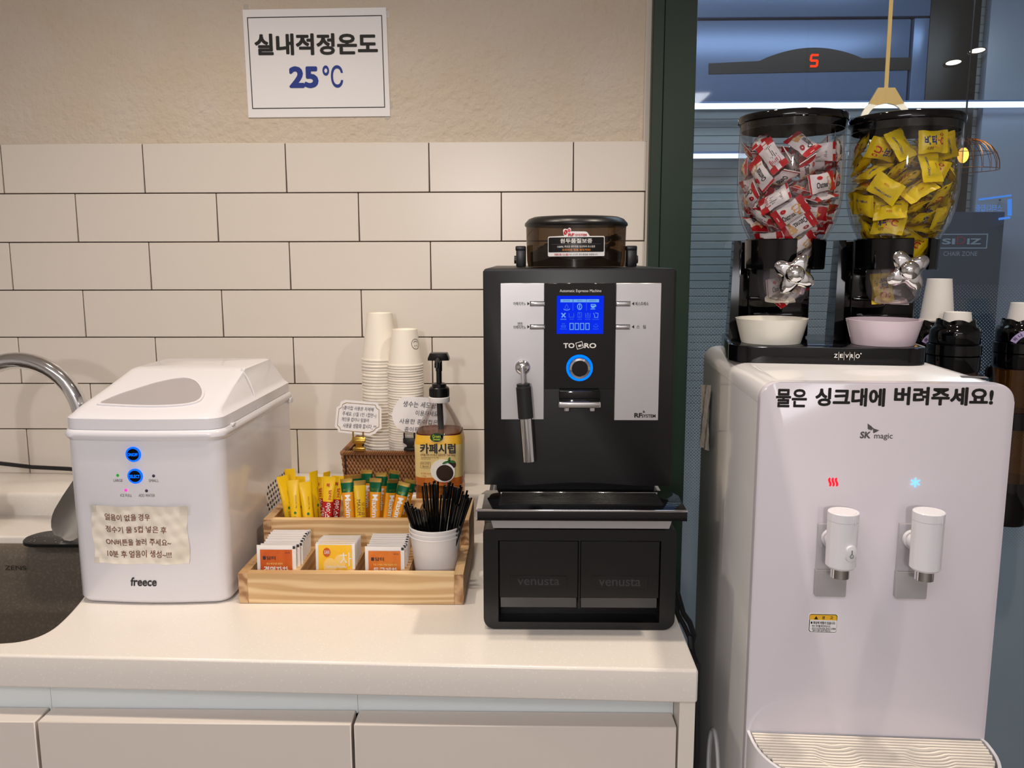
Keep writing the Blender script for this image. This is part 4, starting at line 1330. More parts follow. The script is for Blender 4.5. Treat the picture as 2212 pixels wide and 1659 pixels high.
for u, v, r_ in ((962, 999, .4), (970, 994, 1.3), (976, 997, -.3)):
    q = at(u, v, YL); g.prism([(q.x + .0060 * math.cos(t) * math.cos(r_) - .0022 * math.sin(t) * math.sin(r_), q.z + .0060 * math.cos(t) * math.sin(r_) + .0022 * math.sin(t) * math.cos(r_)) for t in [2 * PI * i / 14 for i in range(14)]], .0003, front(YL - .0008), 8)
g.done('label_print', ['ink', 'ink_brown', 'ink_red', 'label_green', 'lime', 'bowl_ivory', 'paper', 'coffee', 'leaf'], sb)
g = G(); g.lathe([(.0155, 1.1325), (.0190, 1.1325), (.0195, 1.135), (.0195, 1.1415), (.0185, 1.1425), (.0155, 1.1425)], 28, (BCX, BCY, 0)); g.done('neck_ring', 'paper_cup_cool', sb)
pm = G()
pm.lathe([(.0, 1.1425), (.0182, 1.1425), (.0182, 1.1585), (.0165, 1.1605), (.0135, 1.1610), (.0135, 1.1665), (.0095, 1.168), (.0, 1.168)], 24, (BCX, BCY, 0))
for i in range(24):
    an = 2 * PI * i / 24; pm.box(-.0004, .0004, -.0188, -.0178, 1.1440, 1.157, Mx=Matrix.Translation((BCX, BCY, 0)) @ Matrix.Rotation(an, 4, 'Z'))
pc = pm.done('pump_collar', 'black', sb)
g = G(); g.tube([(BCX, BCY, 1.166), (BCX, BCY, 1.213)], .0052, 14); g.tube([(BCX, BCY, 1.190), (BCX, BCY, 1.213)], .0062, 14)
g.done('pump_stem', 'black', sb)
g = G()
g.loft([[(BCX + sx * w, BCY + .002 + sy * d, z) for sx, sy in ((-1, -1), (-.6, -1.25), (.6, -1.25), (1, -1), (1, .8), (-1, .8))] for w, d, z in ((.0195, .011, 1.2105), (.0190, .012, 1.2150), (.0160, .0120, 1.2225), (.0150, .0105, 1.2240))], 0)
g.tube([(BCX, BCY - .004, 1.2125), (BCX, BCY - .020, 1.2115), (BCX, BCY - .030, 1.207), (BCX, BCY - .032, 1.2)], [.006, .0055, .005, .0048], 12)
g.done('pump_head', 'black', sb, sharp=30)
g = G(); g.tube([(BCX, BCY, 1.14), (BCX + .003, BCY + .004, 1.05), (BCX + .006, BCY + .008, .895)], .0058, 12); g.done('dip_tube', 'black', sb)

# ================================================================== coffee machine
cm = thing('coffee_machine', 'black automatic espresso machine with blue screen on the worktop', 'coffee machine', (0.882, -0.45, WT))
Y0 = -0.64
g = G(); g.box(.7497, 1.0144, -.628, -.235, 1.0765, 1.3822, r=.004); g.box(.765, .9995, -.585, -.25, 1.02, 1.08); g.done('housing', 'black_satin', cm)
g = G()
pl = [(.7497, 1.0772)]
for i in range(21):
    t = i / 20; x = .79 + t * .19
    pl.append((x, 1.0768 + .0042 * math.sin(PI * t) ** 2))
pl += [(1.0144, 1.0756), (1.0144, 1.3785), (1.0108, 1.3822), (.7533, 1.3822), (.7497, 1.3785)]
g.prism(pl, .012, front(-.628), bevel=.0012); g.done('front_panel', 'black_satin', cm)
for (x0, x1, z0) in ((.7737, .8340, 1.1721), (.9322, .9941, 1.1712)):
    g = G(); g.box(x0, x1, -.6412, -.638, z0, 1.3625, r=.0006, seg=1); pn = g.done('silver_panel', 'silver', cm)
    if x0 > .9:
        g = G(); tpix(g, 'RF', 1370, 892, 1387, 902, -.6413, bold=.045); tpix(g, 'SYSTEM', 1386, 895, 1416, 902, -.6413, bold=.03)
        for k, r_ in enumerate((.0012, .0024, .0036)):
            p = at(1388, 892, -.6413)
            g.ring([(p.x + r_ * math.cos(t), p.z + r_ * math.sin(t)) for t in np.linspace(.1, 1.4, 6)], [(p.x + (r_ - .0006) * math.cos(t), p.z + (r_ - .0006) * math.sin(t)) for t in np.linspace(.1, 1.4, 6)], .0002, front(-.6412))
        tpix(g, '에스프레소', 1372, 652, 1401, 660, -.6413, bold=.012); tpix(g, '스   팀', 1375, 702, 1395, 710, -.6413, bold=.012)
        for v in (656, 706):
            p = at(1368, v, -.6413); g.prism([(p.x - .002, p.z), (p.x + .0012, p.z + .0025), (p.x + .0012, p.z - .0025)], .0002, front(-.6412))
        g.done('lettering', 'ink', pn)
    else:
        g = G(); tpix(g, '아메리카노', 1109, 652, 1136, 660, -.6413, bold=.012); tpix(g, '연한', 1118, 696, 1129, 703, -.6413, bold=.012); tpix(g, '아메리카노', 1109, 703, 1136, 711, -.6413, bold=.012)
        for v in (656, 706):
            p = at(1141, v, -.6413); g.prism([(p.x + .002, p.z), (p.x - .0012, p.z + .0025), (p.x - .0012, p.z - .0025)], .0002, front(-.6412))
        g.done('lettering', 'ink', pn)
for u0, u1, v in ((1146, 1177, 656), (1146, 1177, 706), (1330, 1361, 656), (1329, 1360, 706)):
    a = at(u0, v, Y0); b = at(u1, v, Y0)
    g = G(); g.box(a.x, b.x, -.6455, -.638, a.z - .0027, a.z + .0027, r=.0012, seg=3); bt = g.done('button', 'chrome', cm)
    g = G(); g.box(a.x - .0008, b.x + .0003, -.6420, -.638, a.z - .0034, a.z + .0034); g.done('button_frame', 'black', bt)
g = G(); g.box(.8345, .9318, -.6422, -.636, 1.2158, 1.3625, r=.0005, seg=1); cp = g.done('control_panel', 'black_gloss', cm)
g = G(); tpix(g, 'Automatic Espresso Machine', 1209, 625, 1299, 633, -.6424); tpix(g, 'TO', 1217, 741, 1241, 752, -.6424, bold=.03); tpix(g, 'RO', 1262, 741, 1288, 752, -.6424, bold=.03)
p = at(1252, 746, -.6424); Mx = Matrix.Translation((p.x, 0, p.z)) @ Matrix.Rotation(-.28, 4, 'Y') @ front(-.6424)
g.ring([(-.0048, -.0048), (.0048, -.0048), (.0048, .0048), (-.0048, .0048)], [(-.0040, -.0040), (.0040, -.0040), (.0040, .0040), (-.0040, .0040)], .0002, Mx)
g.prism([(-.002, -.002), (.0018, -.002), (.0022, .0008), (-.002, .0008)], .0002, Mx); g.ring(circ(.0026, -.0006, .0012, 10), circ(.0026, -.0006, .0007, 10), .0002, Mx)
g.done('lettering', 'ink_white', cp)
a = at(1203, 639, -.6424); b = at(1303, 721, -.6424)
g = G(); g.box(a.x, b.x, -.6428, -.6420, b.z, a.z); lcd = g.done('screen', 'lcd', cp)
YL2 = -.6431
def lpt(u, v):    # pixel of the enlarged screen crop -> point
    return at(1190 + u * 130 / 938, 620 + v * 130 / 938, YL2)
def lline(g, pts, w=.00035, m=0):
    P = [lpt(*p) for p in pts]
    for i in range(len(P) - 1):
        d = Vector((P[i + 1].x - P[i].x, 0, P[i + 1].z - P[i].z)); n_ = Vector((-d.z, 0, d.x)).normalized() * w; e = d.normalized() * w * .8
        q = [P[i] + n_ - e, P[i] - n_ - e, P[i + 1] - n_ + e, P[i + 1] + n_ + e]
        g.raw(q, [(0, 1, 2, 3)], m)
def larc(cx, cy, rx, ry, a0, a1, k=14): return [(cx + rx * math.cos(a0 + (a1 - a0) * i / k), cy + ry * math.sin(a0 + (a1 - a0) * i / k)) for i in range(k + 1)]
g = G()
for (u0, u1) in ((150, 340), (348, 552), (558, 750)):
    A = lpt(u0, 190); B = lpt(u1, 238); g.raw([(A.x, YL2, B.z), (B.x, YL2, B.z), (B.x, YL2, A.z), (A.x, YL2, A.z)], [(0, 1, 2, 3)], 0)
for s, u0, u1 in (('BYPASS', 198, 296), ('BEAN', 414, 484), ('ESPRESSO', 592, 712)):
    A = lpt(u0, 204); B = lpt(u1, 222); g.text(s, A.x, B.x, B.z, A.z, front(YL2 - .0002), 2)
lline(g, [(343, 240), (343, 362)], .00025, 1); lline(g, [(555, 240), (555, 362)], .00025, 1)
lline(g, larc(448, 306, 33, 46, 0, 2 * PI, 22), .0005); lline(g, [(440, 264), (452, 290), (444, 318), (456, 348)], .0005)
lline(g, [(245, 268), (222, 310)] + larc(245, 315, 25, 24, PI, 0) + [(268, 310), (245, 268)], .0003, 1); lline(g, larc(247, 342, 44, 18, PI, 0), .0004, 0)
lline(g, [(626, 272), (628, 305), (645, 322), (668, 322), (686, 305), (688, 272), (626, 272)], .0005); lline(g, larc(688, 292, 16, 15, -1.4, 1.4, 8), .0004); lline(g, [(622, 342), (686, 342)], .0005)
A = lpt(630, 290); B = lpt(684, 318); g.raw([(A.x, YL2, B.z), (B.x, YL2, B.z), (B.x, YL2, A.z), (A.x, YL2, A.z)], [(0, 1, 2, 3)], 0)
lline(g, [(170, 412), (222, 468)], .0008); lline(g, [(222, 410), (172, 468)], .0008)
for s, u0, u1 in (('ERROR', 153, 242), ('CAKE', 290, 354), ('DOOR', 416, 482), ('WATER', 530, 618), ('GROUNDS', 646, 752)):
    A = lpt(u0, 494); B = lpt(u1, 512); g.text(s, A.x, B.x, B.z, A.z, front(YL2), 0 if s == 'ERROR' else 1)
for s, u0, u1 in (('HEATING', 140, 246), ('STEAM', 656, 740)):
    A = lpt(u0, 646); B = lpt(u1, 664); g.text(s, A.x, B.x, B.z, A.z, front(YL2), 1)
lline(g, [(284, 410), (284, 470), (358, 470), (358, 410)], .0003, 1); lline(g, [(420, 398), (420, 470), (452, 476), (452, 412), (420, 398), (480, 398), (480, 468), (452, 468)], .0003, 1)
lline(g, [(538, 410), (538, 472), (612, 472), (612, 410)], .0003, 1); lline(g, larc(575, 418, 11, 11, 0, 2 * PI, 10), .0003, 1); lline(g, larc(575, 440, 22, 10, PI, 0, 8), .0003, 1)
lline(g, [(662, 408), (682, 440), (680, 474), (732, 474), (736, 410), (690, 404)], .0003, 0)
lline(g, [(164, 598), (164, 626), (228, 626), (228, 598)], .0003, 1); lline(g, [(164, 606), (186, 602), (206, 608), (228, 602)], .0003, 1)
for u in (180, 196, 212): lline(g, [(u, 564), (u - 3, 574), (u + 2, 584)], .00025, 1)
lline(g, [(666, 600)] + larc(700, 602, 34, 22, PI, 0, 10) + [(736, 600)], .0003, 1); lline(g, [(690, 572), (690, 592)], .00025, 1); lline(g, [(712, 572), (712, 592)], .00025, 1)
for u in (296, 378, 460, 543): lline(g, [(u, 566), (u + 54, 566), (u + 54, 662), (u, 662), (u, 566)], .0005, 0)
g.done('screen_symbols', ['lcd_lit', 'lcd_dim', 'ink_blue'], lcd)
p = at(1252, 794, -.65)
pc_ = at(1251.5, 794, Y0)
Mk = Matrix.Translation((pc_.x, -.6420, pc_.z)) @ front(0)
g = G(); g.lathe([(.0155, .0), (.0184, .0), (.0184, .0022), (.0172, .0030), (.0155, .0030)], 48, Mx=Mk); g.done('light_ring', 'led_cyan', cp)
g = G(); g.lathe([(.0153, 0), (.0153, .006), (.0142, .009), (.0112, .0098), (.0110, .0088), (.0, .0088)], 40, Mx=Mk); kn = g.done('knob', 'chrome', cp)
g = G(); g.lathe([(.0111, .0090), (.0, .0092)], 32, Mx=Mk); g.done('knob_face', 'black_gloss', kn)
# spout
a = at(1208, 842, -.655); b = at(1295, 872, -.655)
g = G(); g.box(a.x, b.x, -.66, -.636, b.z + .001, 1.2160, r=.001); sp_ = g.done('spout', 'black_gloss', cm)
g = G(); a = at(1206, 868, -.668); b = at(1298, 882, -.668); g.box(a.x, b.x, -.669, -.638, b.z, a.z, r=.0022, seg=3)
for u in (1224, 1279):
    q = at(u, 884, -.655); g.lathe([(.0, 0), (.004, 0), (.004, .008), (0, .008)], 14, (q.x, -.655, q.z - .002))
g.done('spout_bar', 'chrome', sp_)
# steam wand
YW = -.667
a = at(1129, 793, -.6412)
g = G(); g.lathe([(.0105, .0), (.0105, .002), (.0085, .0055), (.0045, .0075), (.0, .008)], 28, Mx=Matrix.Translation((a.x, -.6412, a.z)) @ front(0)); wd_ = g.done('wand_joint', 'chrome', cm)
pts = [(a.x, -.645, a.z), (a.x, -.658, a.z)] + [tuple(at(u, v, YW)) for u, v in ((1128, 797), (1129, 808), (1130, 830))]
g = G(); g.tube(pts, .0030, 12); g.done('wand_pipe', 'chrome', wd_)
g = G(); A = at(1130, 829, YW); B = at(1136, 905, YW); d = B - A
g.tube([A, A + d * .08, A + d * .09, A + d * .97, A + d * .98, B], [.0090, .0090, .0101, .0104, .0080, .0080], 20); g.done('wand_grip', 'black_rubber', wd_)
g = G(); A = at(1136, 902, YW); B = at(1143, 996, YW); g.tube([A, B], [.0088, .0086], 24); g.done('wand_nozzle', 'chrome', wd_)
# drip tray
ZT0, ZT1 = 1.0520, 1.0668
loop = [(.7432, -.725), (1.0222, -.725), (1.0232, -.654), (1.0135, -.630), (.7515, -.630), (.7435, -.653)]
g = G(); g.prism(loop, ZT1 - ZT0, Matrix.Translation((0, 0, ZT0)), bevel=.0012); tr = g.done('drip_tray', 'black_gloss', cm)
g = G(); g.box(.7440, .7505, -.72, -.652, ZT1 - .002, ZT1 + .0003); g.box(.7428, .7445, -.7255, -.655, ZT0 + .001, ZT1); g.done('steel_side', 'steel', tr)
g = G(); g.box(.7426, 1.0226, -.7262, -.7240, ZT1 - .0022, ZT1 + .0006, r=.0006); g.done('chrome_edge', 'chrome', tr)
g = G(); g.box(.7725, .9945, -.7035, -.6470, ZT1 + .0001, ZT1 + .0006, m=0)
for i in range(9):
    y = -.6995 + i * .0058; g.box(.7745, .9925, y, y + .0028, ZT1 + .0004, ZT1 + .0016, r=.0005, seg=1, m=1)
g.box(.7725, .9945, -.6480, -.6462, ZT1, ZT1 + .0022, r=.0005, seg=1, m=2); g.done('grille', ['black', 'black_satin', 'chrome'], tr)
g = G(); g.loft([[(.7640, -.690, 1.030), (1.0050, -.690, 1.030), (1.0050, -.40, 1.030), (.7640, -.40, 1.030)], [(.7590, -.695, ZT0), (1.0100, -.695, ZT0), (1.0100, -.40, ZT0), (.7590, -.40, ZT0)]], 0); g.done('tray_body', 'grey_plastic', tr)
# base with two grounds drawers
g = G()
o_ = rrect(.7497, 1.0170, .8808, 1.0265, (.016, .016, .006, .006), 6)
i_ = rrect(.7705, .9955, .8915, 1.0105, .001, 6)
g.ring(o_, i_, .03, front(-.655))
g.box(.7497, 1.0170, -.655, -.26, WT + .0008, 1.0265, r=.012, seg=3, only='z')
ba = g.done('base', 'black_satin', cm)
for v in list(ba.data.vertices):       # round the front uprights of the base
    w = ba.matrix_world
for (x0, x1, bd) in ((.7715, .8818, (1102, 1243, 1224, 1270)), (.8844, .9945, (1278, 1244, 1399, 1272))):
    g = G(); g.box(x0, x1, -.683, -.656, .9265, 1.0098, r=.001, seg=1); dr = g.done('drawer', 'black_satin', ba)
    a = at(bd[0], bd[1], -.683); b = at(bd[2], bd[3], -.683)
    g = G(); g.box(a.x, b.x, -.6836, -.6828, b.z, a.z, r=.0004, seg=1); bg = g.done('badge', 'black', dr)
    g = G(); g.text('venusta', a.x + .010, b.x - .010, b.z + .004, a.z - .003, front(-.6838), 0, .01); g.done('lettering', 'ink_dark', bg)
    g = G(); g.box(x0 + .001, x1 - .001, -.676, -.656, .9085, .9262, r=.001, seg=1); g.done('drawer_window', 'smoke_dark', dr)
g = G(); g.box(.8820, .8842, -.685, -.656, .912, 1.0105); g.done('divider_bar', 'black', ba)
# bean hopper
HX, HY, HR = .8845, -.50, .0760
hp = thing('bean_hopper', 'smoked clear bean hopper with black lid on top of the coffee machine', 'hopper', (HX, HY, 1.3825))
g = G(); g.lathe([(HR - .003, 1.383), (HR - .0015, 1.392), (HR, 1.446)], 56, (HX, HY, 0)); g.done('bin', 'smoked', hp, sharp=60)
g = G(); g.lathe([(0, 1.4435), (HR + .0012, 1.4435), (HR + .0022, 1.4455), (HR + .0016, 1.4485), (HR - .004, 1.4545), (HR - .012, 1.4575), (0, 1.4600)], 56, (HX, HY, 0)); g.done('lid', 'black', hp)
g = G()
for i in range(120):
    an = random.uniform(0, 2 * PI); r_ = .066 * math.sqrt(random.random())
    zz = 1.402 + .012 * math.sin(3 * an + 1) + .02 * (r_ / .066) * (.5 + .5 * math.cos(an)) * random.uniform(.6, 1)
    g.ell((0, 0, 0), .006, .0042, .0035, 8, 5, 0, Matrix.Translation((HX + r_ * math.cos(an), HY + r_ * math.sin(an), zz)) @ Matrix.Rotation(random.uniform(0, 3), 4, 'Z') @ Matrix.Rotation(random.uniform(0, 3), 4, 'X'))
g.lathe([(0, 1.384), (.068, 1.384), (.070, 1.405), (.05, 1.412), (0, 1.404)], 32, (HX, HY, 0))
be = g.done('coffee_beans', 'bean', hp); be['kind'] = 'stuff'
for s, u in ((-1, 1126), (1, 1354)):
    q = at(u, 540, HY); g = G()
    x = HX + s * (HR + .0075)
    g.box(x - .0075, x + .0075, HY - .02, HY + .02, 1.3828, 1.4125, r=.002); g.box(x - .0085, x + .0075, HY - .021, HY + .021, 1.407, 1.4145, r=.002)
    g.lathe([(0, 0), (.006, 0), (.006, .003), (0, .003)], 14, Mx=Matrix.Translation((x + s * .0075, HY - .005, 1.394)) @ Matrix.Rotation(s * PI / 2, 4, 'Y'))
    g.done('side_latch', 'black', hp)
def hbend(co):
    an = (co.x - HX) / (HR + .0004); r_ = HR + .0006 + (co.y * -1 - .0) * 1.0
    return Vector((HX + r_ * math.sin(an), HY - r_ * math.cos(an), co.z))
def hmat(l): return Matrix(((1, 0, 0, 0), (0, 0, -1, -l), (0, 1, 0, 0), (0, 0, 0, 1)))
YH = HY - HR
def hp_(u, v): return at(u, v, YH + .003)
def hpoly(g, pts, l, m):
    # cut into narrow strips so that it follows the curve
    P = [hp_(*p) for p in pts]; P = [(p.x, p.z) for p in P]
    b2 = bmesh.new(); vs = [b2.verts.new((x, z, 0)) for x, z in P]; b2.faces.new(vs)
    xs = [p[0] for p in P]
    for i in range(1, 24):
        x = min(xs) + (max(xs) - min(xs)) * i / 24
        bmesh.ops.bisect_plane(b2, geom=b2.verts[:] + b2.edges[:] + b2.faces[:], plane_co=(x, 0, 0), plane_no=(1, 0, 0))
    bmesh.ops.triangulate(b2, faces=b2.faces[:])
    b2.verts.index_update()
    g.raw([v.co.copy() for v in b2.verts], [tuple(v.index for v in f.verts) for f in b2.faces], m, hmat(l), hbend); b2.free()
def htext(g, s, u0, v0, u1, v1, l, m, b=0.0):
    a = hp_(u0, (v0 + v1) / 2); c = hp_(u1, (v0 + v1) / 2); t = hp_((u0 + u1) / 2, v0); d = hp_((u0 + u1) / 2, v1)
    g.text(s, a.x, c.x, d.z, t.z, hmat(l), m, b, fn=hbend)
def px(u, v): return (1160 + u * 170 / 2212, 480 + v * 170 / 2212)
g = G()
hpoly(g, [px(*p) for p in ((285, 965), (1915, 950), (1940, 930), (1945, 410), (1920, 385), (1480, 388), (1440, 320), (1400, 275), (1350, 262), (950, 258), (955, 200), (930, 160), (890, 160), (855, 200), (800, 185), (750, 190), (725, 235), (735, 330), (760, 385), (290, 400), (262, 430), (258, 935))], 0, 0)
hpoly(g, [px(*p) for p in ((300, 848), (1890, 830), (1915, 810), (1920, 440), (1900, 415), (310, 428), (280, 450), (280, 830))], .0002, 1)
hpoly(g, [px(*p) for p in ((380, 622), (1800, 602), (1800, 610), (380, 630))], .0004, 5)
for cx_, cy_, rx_, ry_, tl in ((800, 285, 55, 75, .35), (900, 235, 38, 52, -.35)):
    hpoly(g, [px(cx_ + rx_ * math.cos(t) * math.cos(tl) - ry_ * math.sin(t) * math.sin(tl), cy_ - rx_ * math.cos(t) * math.sin(tl) * -1 + ry_ * math.sin(t) * math.cos(tl)) for t in [2 * PI * i / 18 for i in range(18)]], .0002, 2)
    hpoly(g, [px(cx_ - .5 * rx_, cy_ - .6 * ry_), px(cx_ + .55 * rx_, cy_ + .55 * ry_), px(cx_ + .45 * rx_, cy_ + .65 * ry_), px(cx_ - .6 * rx_, cy_ - .5 * ry_)], .0004, 0)
htext(g, 'RF', *px(872, 312), *px(1050, 392), .0003, 2, .05); htext(g, 'SYSTEM', *px(1072, 325), *px(1395, 388), .0003, 2, .03)
htext(g, '원두품질보증', *px(648, 458), *px(1550, 588), .0005, 3, .02)
htext(g, '100%', *px(565, 665), *px(745, 718), .0005, 3, .01); htext(g, '최상급 생두만을 엄선하여 로스팅한', *px(768, 652), *px(1635, 712), .0005, 3, .008)
htext(g, '프리미엄 정품 원두커피!', *px(702, 745), *px(1500, 810), .0005, 4, .012)
htext(g, '정품인증 시스템', *px(470, 878), *px(860, 938), .0003, 2, .02); htext(g, '으로 신선한 원두품질을 보증합니다.', *px(875, 878), *px(1725, 930), .0003, 1, .008)
g.done('sticker', ['paper', 'black', 'ink_red', 'ink_white', 'ink_orange', 'ink_grey'], hp, sharp=70)
# power cords behind the machine's right side
g = G()
g.tube([(1.005, -.20, .945), (1.036, -.25, .93), (1.050, -.40, .90)] + [tuple(atx(u, v, 1.052)) for u, v in ((1476, 1325), (1490, 1345), (1499, 1372), (1494, 1392), (1499, 1420), (1507, 1436), (1506, 1470))] + [(1.052, -.70, .70), (1.05, -.60, .30), (1.05, -.4, .02)], .0042, 8)
g.tube([(1.000, -.22, .95), (1.034, -.28, .915)] + [tuple(atx(u, v, 1.046)) for u, v in ((1466, 1330), (1478, 1352), (1490, 1378), (1492, 1405), (1500, 1432))] + [(1.048, -.64, .70), (1.047, -.55, .30), (1.047, -.38, .02)], .0036, 8)
tag(g.done('power_cord', 'black_rubber'), 'black power cords hanging down the gap right of the counter', 'cord')

# ================================================================== water dispenser
D = Frame((1.12, -0.83, 0), -0.05)
wdp = thing('water_dispenser', 'white floor standing water dispenser with two taps right of the counter', 'water dispenser', tuple(D.o), D.a)
DX0, DX1, DYB, DZ = -0.0375, 0.2480, 0.43, 1.2535
K = dict(world=False)
g = G(); g.box(DX0 + .001, DX1 - .001, .014, DYB, .02, 1.2265, r=.008, seg=3, only='z'); g.done('cabinet', 'white_side', wdp, **K)
g = G()
def top_ring(o, z): return [(p[0], p[1], z) for p in rrect(DX0 + .001 - o, DX1 - .001 + o, .0142, DYB + o, .008, 5)]
n_ = 8
rg = [top_ring(0, 1.2268)]
for i in range(n_ + 1):
    t = PI / 2 * i / n_; rg.append([(p[0], p[1], DZ - .022 + .022 * math.sin(t)) for p in rrect(DX0 + .001 + .022 * (1 - math.cos(t)), DX1 - .001 - .022 * (1 - math.cos(t)), .0142, DYB - .022 * (1 - math.cos(t)), .008, 5)])
g.loft(rg, 0, (True, True)); g.done('top_cover', 'white_side', wdp, **K)
g = G(); g.prism(rrect(DX0, DX1, .06, DZ + .0006, (.004, .004, .0215, .0215), 8), .0135, front(.0137), bevel=.0012); fp = g.done('front_panel', 'lav_panel', wdp, sharp=30, **K)
g = G()
for s_, u0, v0, u1, v1 in (('물은', 1676, 840, 1743, 880), ('싱크대에', 1761, 838, 1912, 878), ('버려주세요!', 1931, 836, 2146, 876)):
    tpix(g, s_, u0, v0, u1, v1, 0, 0, .033 if s_ == '물은' else .042, fr=D)
g.done('lettering', 'ink', fp, **K)
g = G()
tpix(g, 'SK', 1857, 932, 1880, 947, 0, 0, .04, fr=D, slant=.1); tpix(g, 'magic', 1888, 936, 1928, 951, 0, 0, .012, fr=D)
def dp(u, v):
    p = D.y(1640 + u * 572 / 2212, 810 + v * 572 / 2212, 0); return (p.x, p.z)
for pl in (((905, 405), (940, 430), (922, 455), (925, 462), (906, 450)), ((930, 425), (955, 445), (938, 462), (926, 460)), ((950, 445), (1003, 462), (968, 478), (950, 470)), ((948, 474), (990, 470), (955, 486))):
    g.prism([dp(*p) for p in pl], .0003, front(-.0001))
g.done('logo', 'ink_grey', fp, **K)
g = G()
for k in (-1, 0, 1):
    c = D.y(1799.5 + k * 7.2, 1041, 0)
    pts = [(c.x - .0009 * math.sin(t * 2 * PI), -.0006, c.z + .0052 * (1 - 2 * t)) for t in np.linspace(0, 1, 11)]
    g.tube(pts, [.0004] + [.00125] * 9 + [.0004], 8)
g.done('hot_symbol', 'hot_red', fp, **K)
g = G(); c = D.y(1977, 1042, 0)
for a in (90, 30, 150): 
    q = math.radians(a); g.tube([(c.x + .0056 * math.cos(q), -.0006, c.z + .0056 * math.sin(q)), (c.x - .0056 * math.cos(q), -.0006, c.z - .0056 * math.sin(q))], .00095, 8)
g.done('cold_symbol', 'cold_blue', fp, **K)
# warning sticker
def wpx(u, v):
    p = D.y(1720 + u * 120 / 2212, 1310 + v * 120 / 2212, 0); return p
a = wpx(450, 1040); b = wpx(1680, 280)
g = G(); g.prism(rrect(a.x, b.x, a.z, b.z, .003, 5), .0003, front(-.0001), 0)
a = wpx(485, 1010); b = wpx(1640, 322); g.prism(rrect(a.x, b.x, a.z, b.z, .0028, 5), .0002, front(-.0003), 1)
a = wpx(515, 990); b = wpx(1615, 550); g.prism(rrect(a.x, b.x, a.z, b.z, (.0024, .0024, 0.0001, .0001), 5), .0002, front(-.0004), 0)
a = wpx(520, 520); b = wpx(1615, 345); g.prism(rrect(a.x, b.x, a.z, b.z, (.0001, .0001, .0024, .0024), 5), .0002, front(-.0004), 2)
def wt(s, u0, v0, u1, v1, bd=.02):
    a = wpx(u0, v1); b = wpx(u1, v0); g.text(s, a.x, b.x, a.z, b.z, front(-.0008), 1, bd)
g.prism([(wpx(*p).x, wpx(*p).z) for p in ((705, 503), (865, 503), (790, 372))], .0002, front(-.0006), 1)
wt('경', 1015, 378, 1130, 500); wt('고', 1330, 390, 1460, 490); wt('● 화상에 위험이 있습니다.', 565, 600, 1560, 690, .03); wt('- 취수 위치를 확인하십시오.', 580, 740, 1370, 805); wt('- 온수가 뜨거우므로 손이나 신체에', 575, 845, 1560, 905); wt('일부가 닿지 않게 하십시오.', 640, 920, 1370, 980)
g.done('warning_sticker', ['paper', 'ink', 'label_yellow'], fp, **K)
# two taps
for (cx_, zt_, zb_, hot) in ((.0500, 1.1140, 1.0485, True), (.1432, 1.1160, 1.0480, False)):
    cy_ = -.0445; r_ = .0166
    g = G(); x0 = cx_ - .0150; x1 = cx_ + .0205
    g.box(x0, x1, -.0060, -.0002, 1.0295, zt_ - .028, r=.0012, seg=2); ac = g.done('backplate', 'acrylic', wdp, **K)
    g = G(); g.prism(rrect(x0 - .0003, x1 + .0003, .9965, 1.0292, (.002, .002, .0005, .0005), 4), .0075, front(-.0001), bevel=.0008); g.done('lower_plate', 'grey_plastic', ac, **K)
    g = G()
    g.lathe([(0, zb_), (r_ - .002, zb_), (r_, zb_ + .0025), (r_ + .0003, zt_ - .0105), (r_ - .0001, zt_ - .0102)], 36, (cx_, cy_, 0))
    tp = g.done('tap', 'white_plastic', wdp, **K)
    g = G(); g.lathe([(r_ + .0004, zt_ - .0100), (r_ + .0004, zt_ - .0008), (r_ - .0004, zt_), (r_ - .0016, zt_), (r_ - .0019, zt_ - .0005), (r_ - .0025, zt_ - .0005), (r_ - .0028, zt_), (0, zt_ + .0002)], 36, (cx_, cy_, 0))
    g.box(cx_ + .0075, cx_ + .0085, cy_ - r_ - .0002, cy_ - r_ + .004, zt_ - .0100, zt_ + .0002)
    g.done('cap', 'white_plastic', tp, **K)
    g = G(); g.tube([(cx_, -.0055, (zt_ + zb_) / 2 - .012), (cx_, cy_, (zt_ + zb_) / 2 - .012)], .0095, 20); g.tube([(cx_, -.0055, (zt_ + zb_) / 2 - .012), (cx_, -.012, (zt_ + zb_) / 2 - .012)], .0115, 20); g.done('elbow', 'white_plastic', tp, **K)
    g = G(); g.lathe([(0, -.012), (.0103, -.012), (.0103, .002), (0, .002)], 28, (cx_, cy_, zb_)); g.done('nozzle', 'chrome', tp, **K)
    if hot:
        Mb = Matrix.Translation((cx_, cy_, 0)) @ Matrix.Rotation(.30, 4, 'Z')
        g = G(); g.prism(rrect(-.0061, .0061, 1.0605, 1.0795, .0058, 6), .0032, Mb @ front(-r_ + .0008), bevel=.0008); bt = g.done('lock_button', 'white_plastic', tp, **K)
        g = G(); yk = -r_ - .0026
        g.ring(circ(0, 1.0672, .0024, 18), circ(0, 1.0672, .0019, 18), .0002, Mb @ front(yk)); g.ring(rrect(-.0007, .0007, 1.0694, 1.0742, .0006, 3), rrect(-.0003, .0003, 1.0694, 1.0738, .0003, 3), .0002, Mb @ front(yk)); g.prism(circ(0, 1.0668, .0005, 8), .0002, Mb @ front(yk))
        g.done('key_symbol', 'ink_dark', bt, **K)
g = G(); g.tube([(DX0 + .0005, .205 + .043 * math.cos(2 * PI * k / 36), .618 + .072 * math.sin(2 * PI * k / 36)) for k in range(37)], .003, 8); g.done('side_grip', 'white_side', wdp, **K)
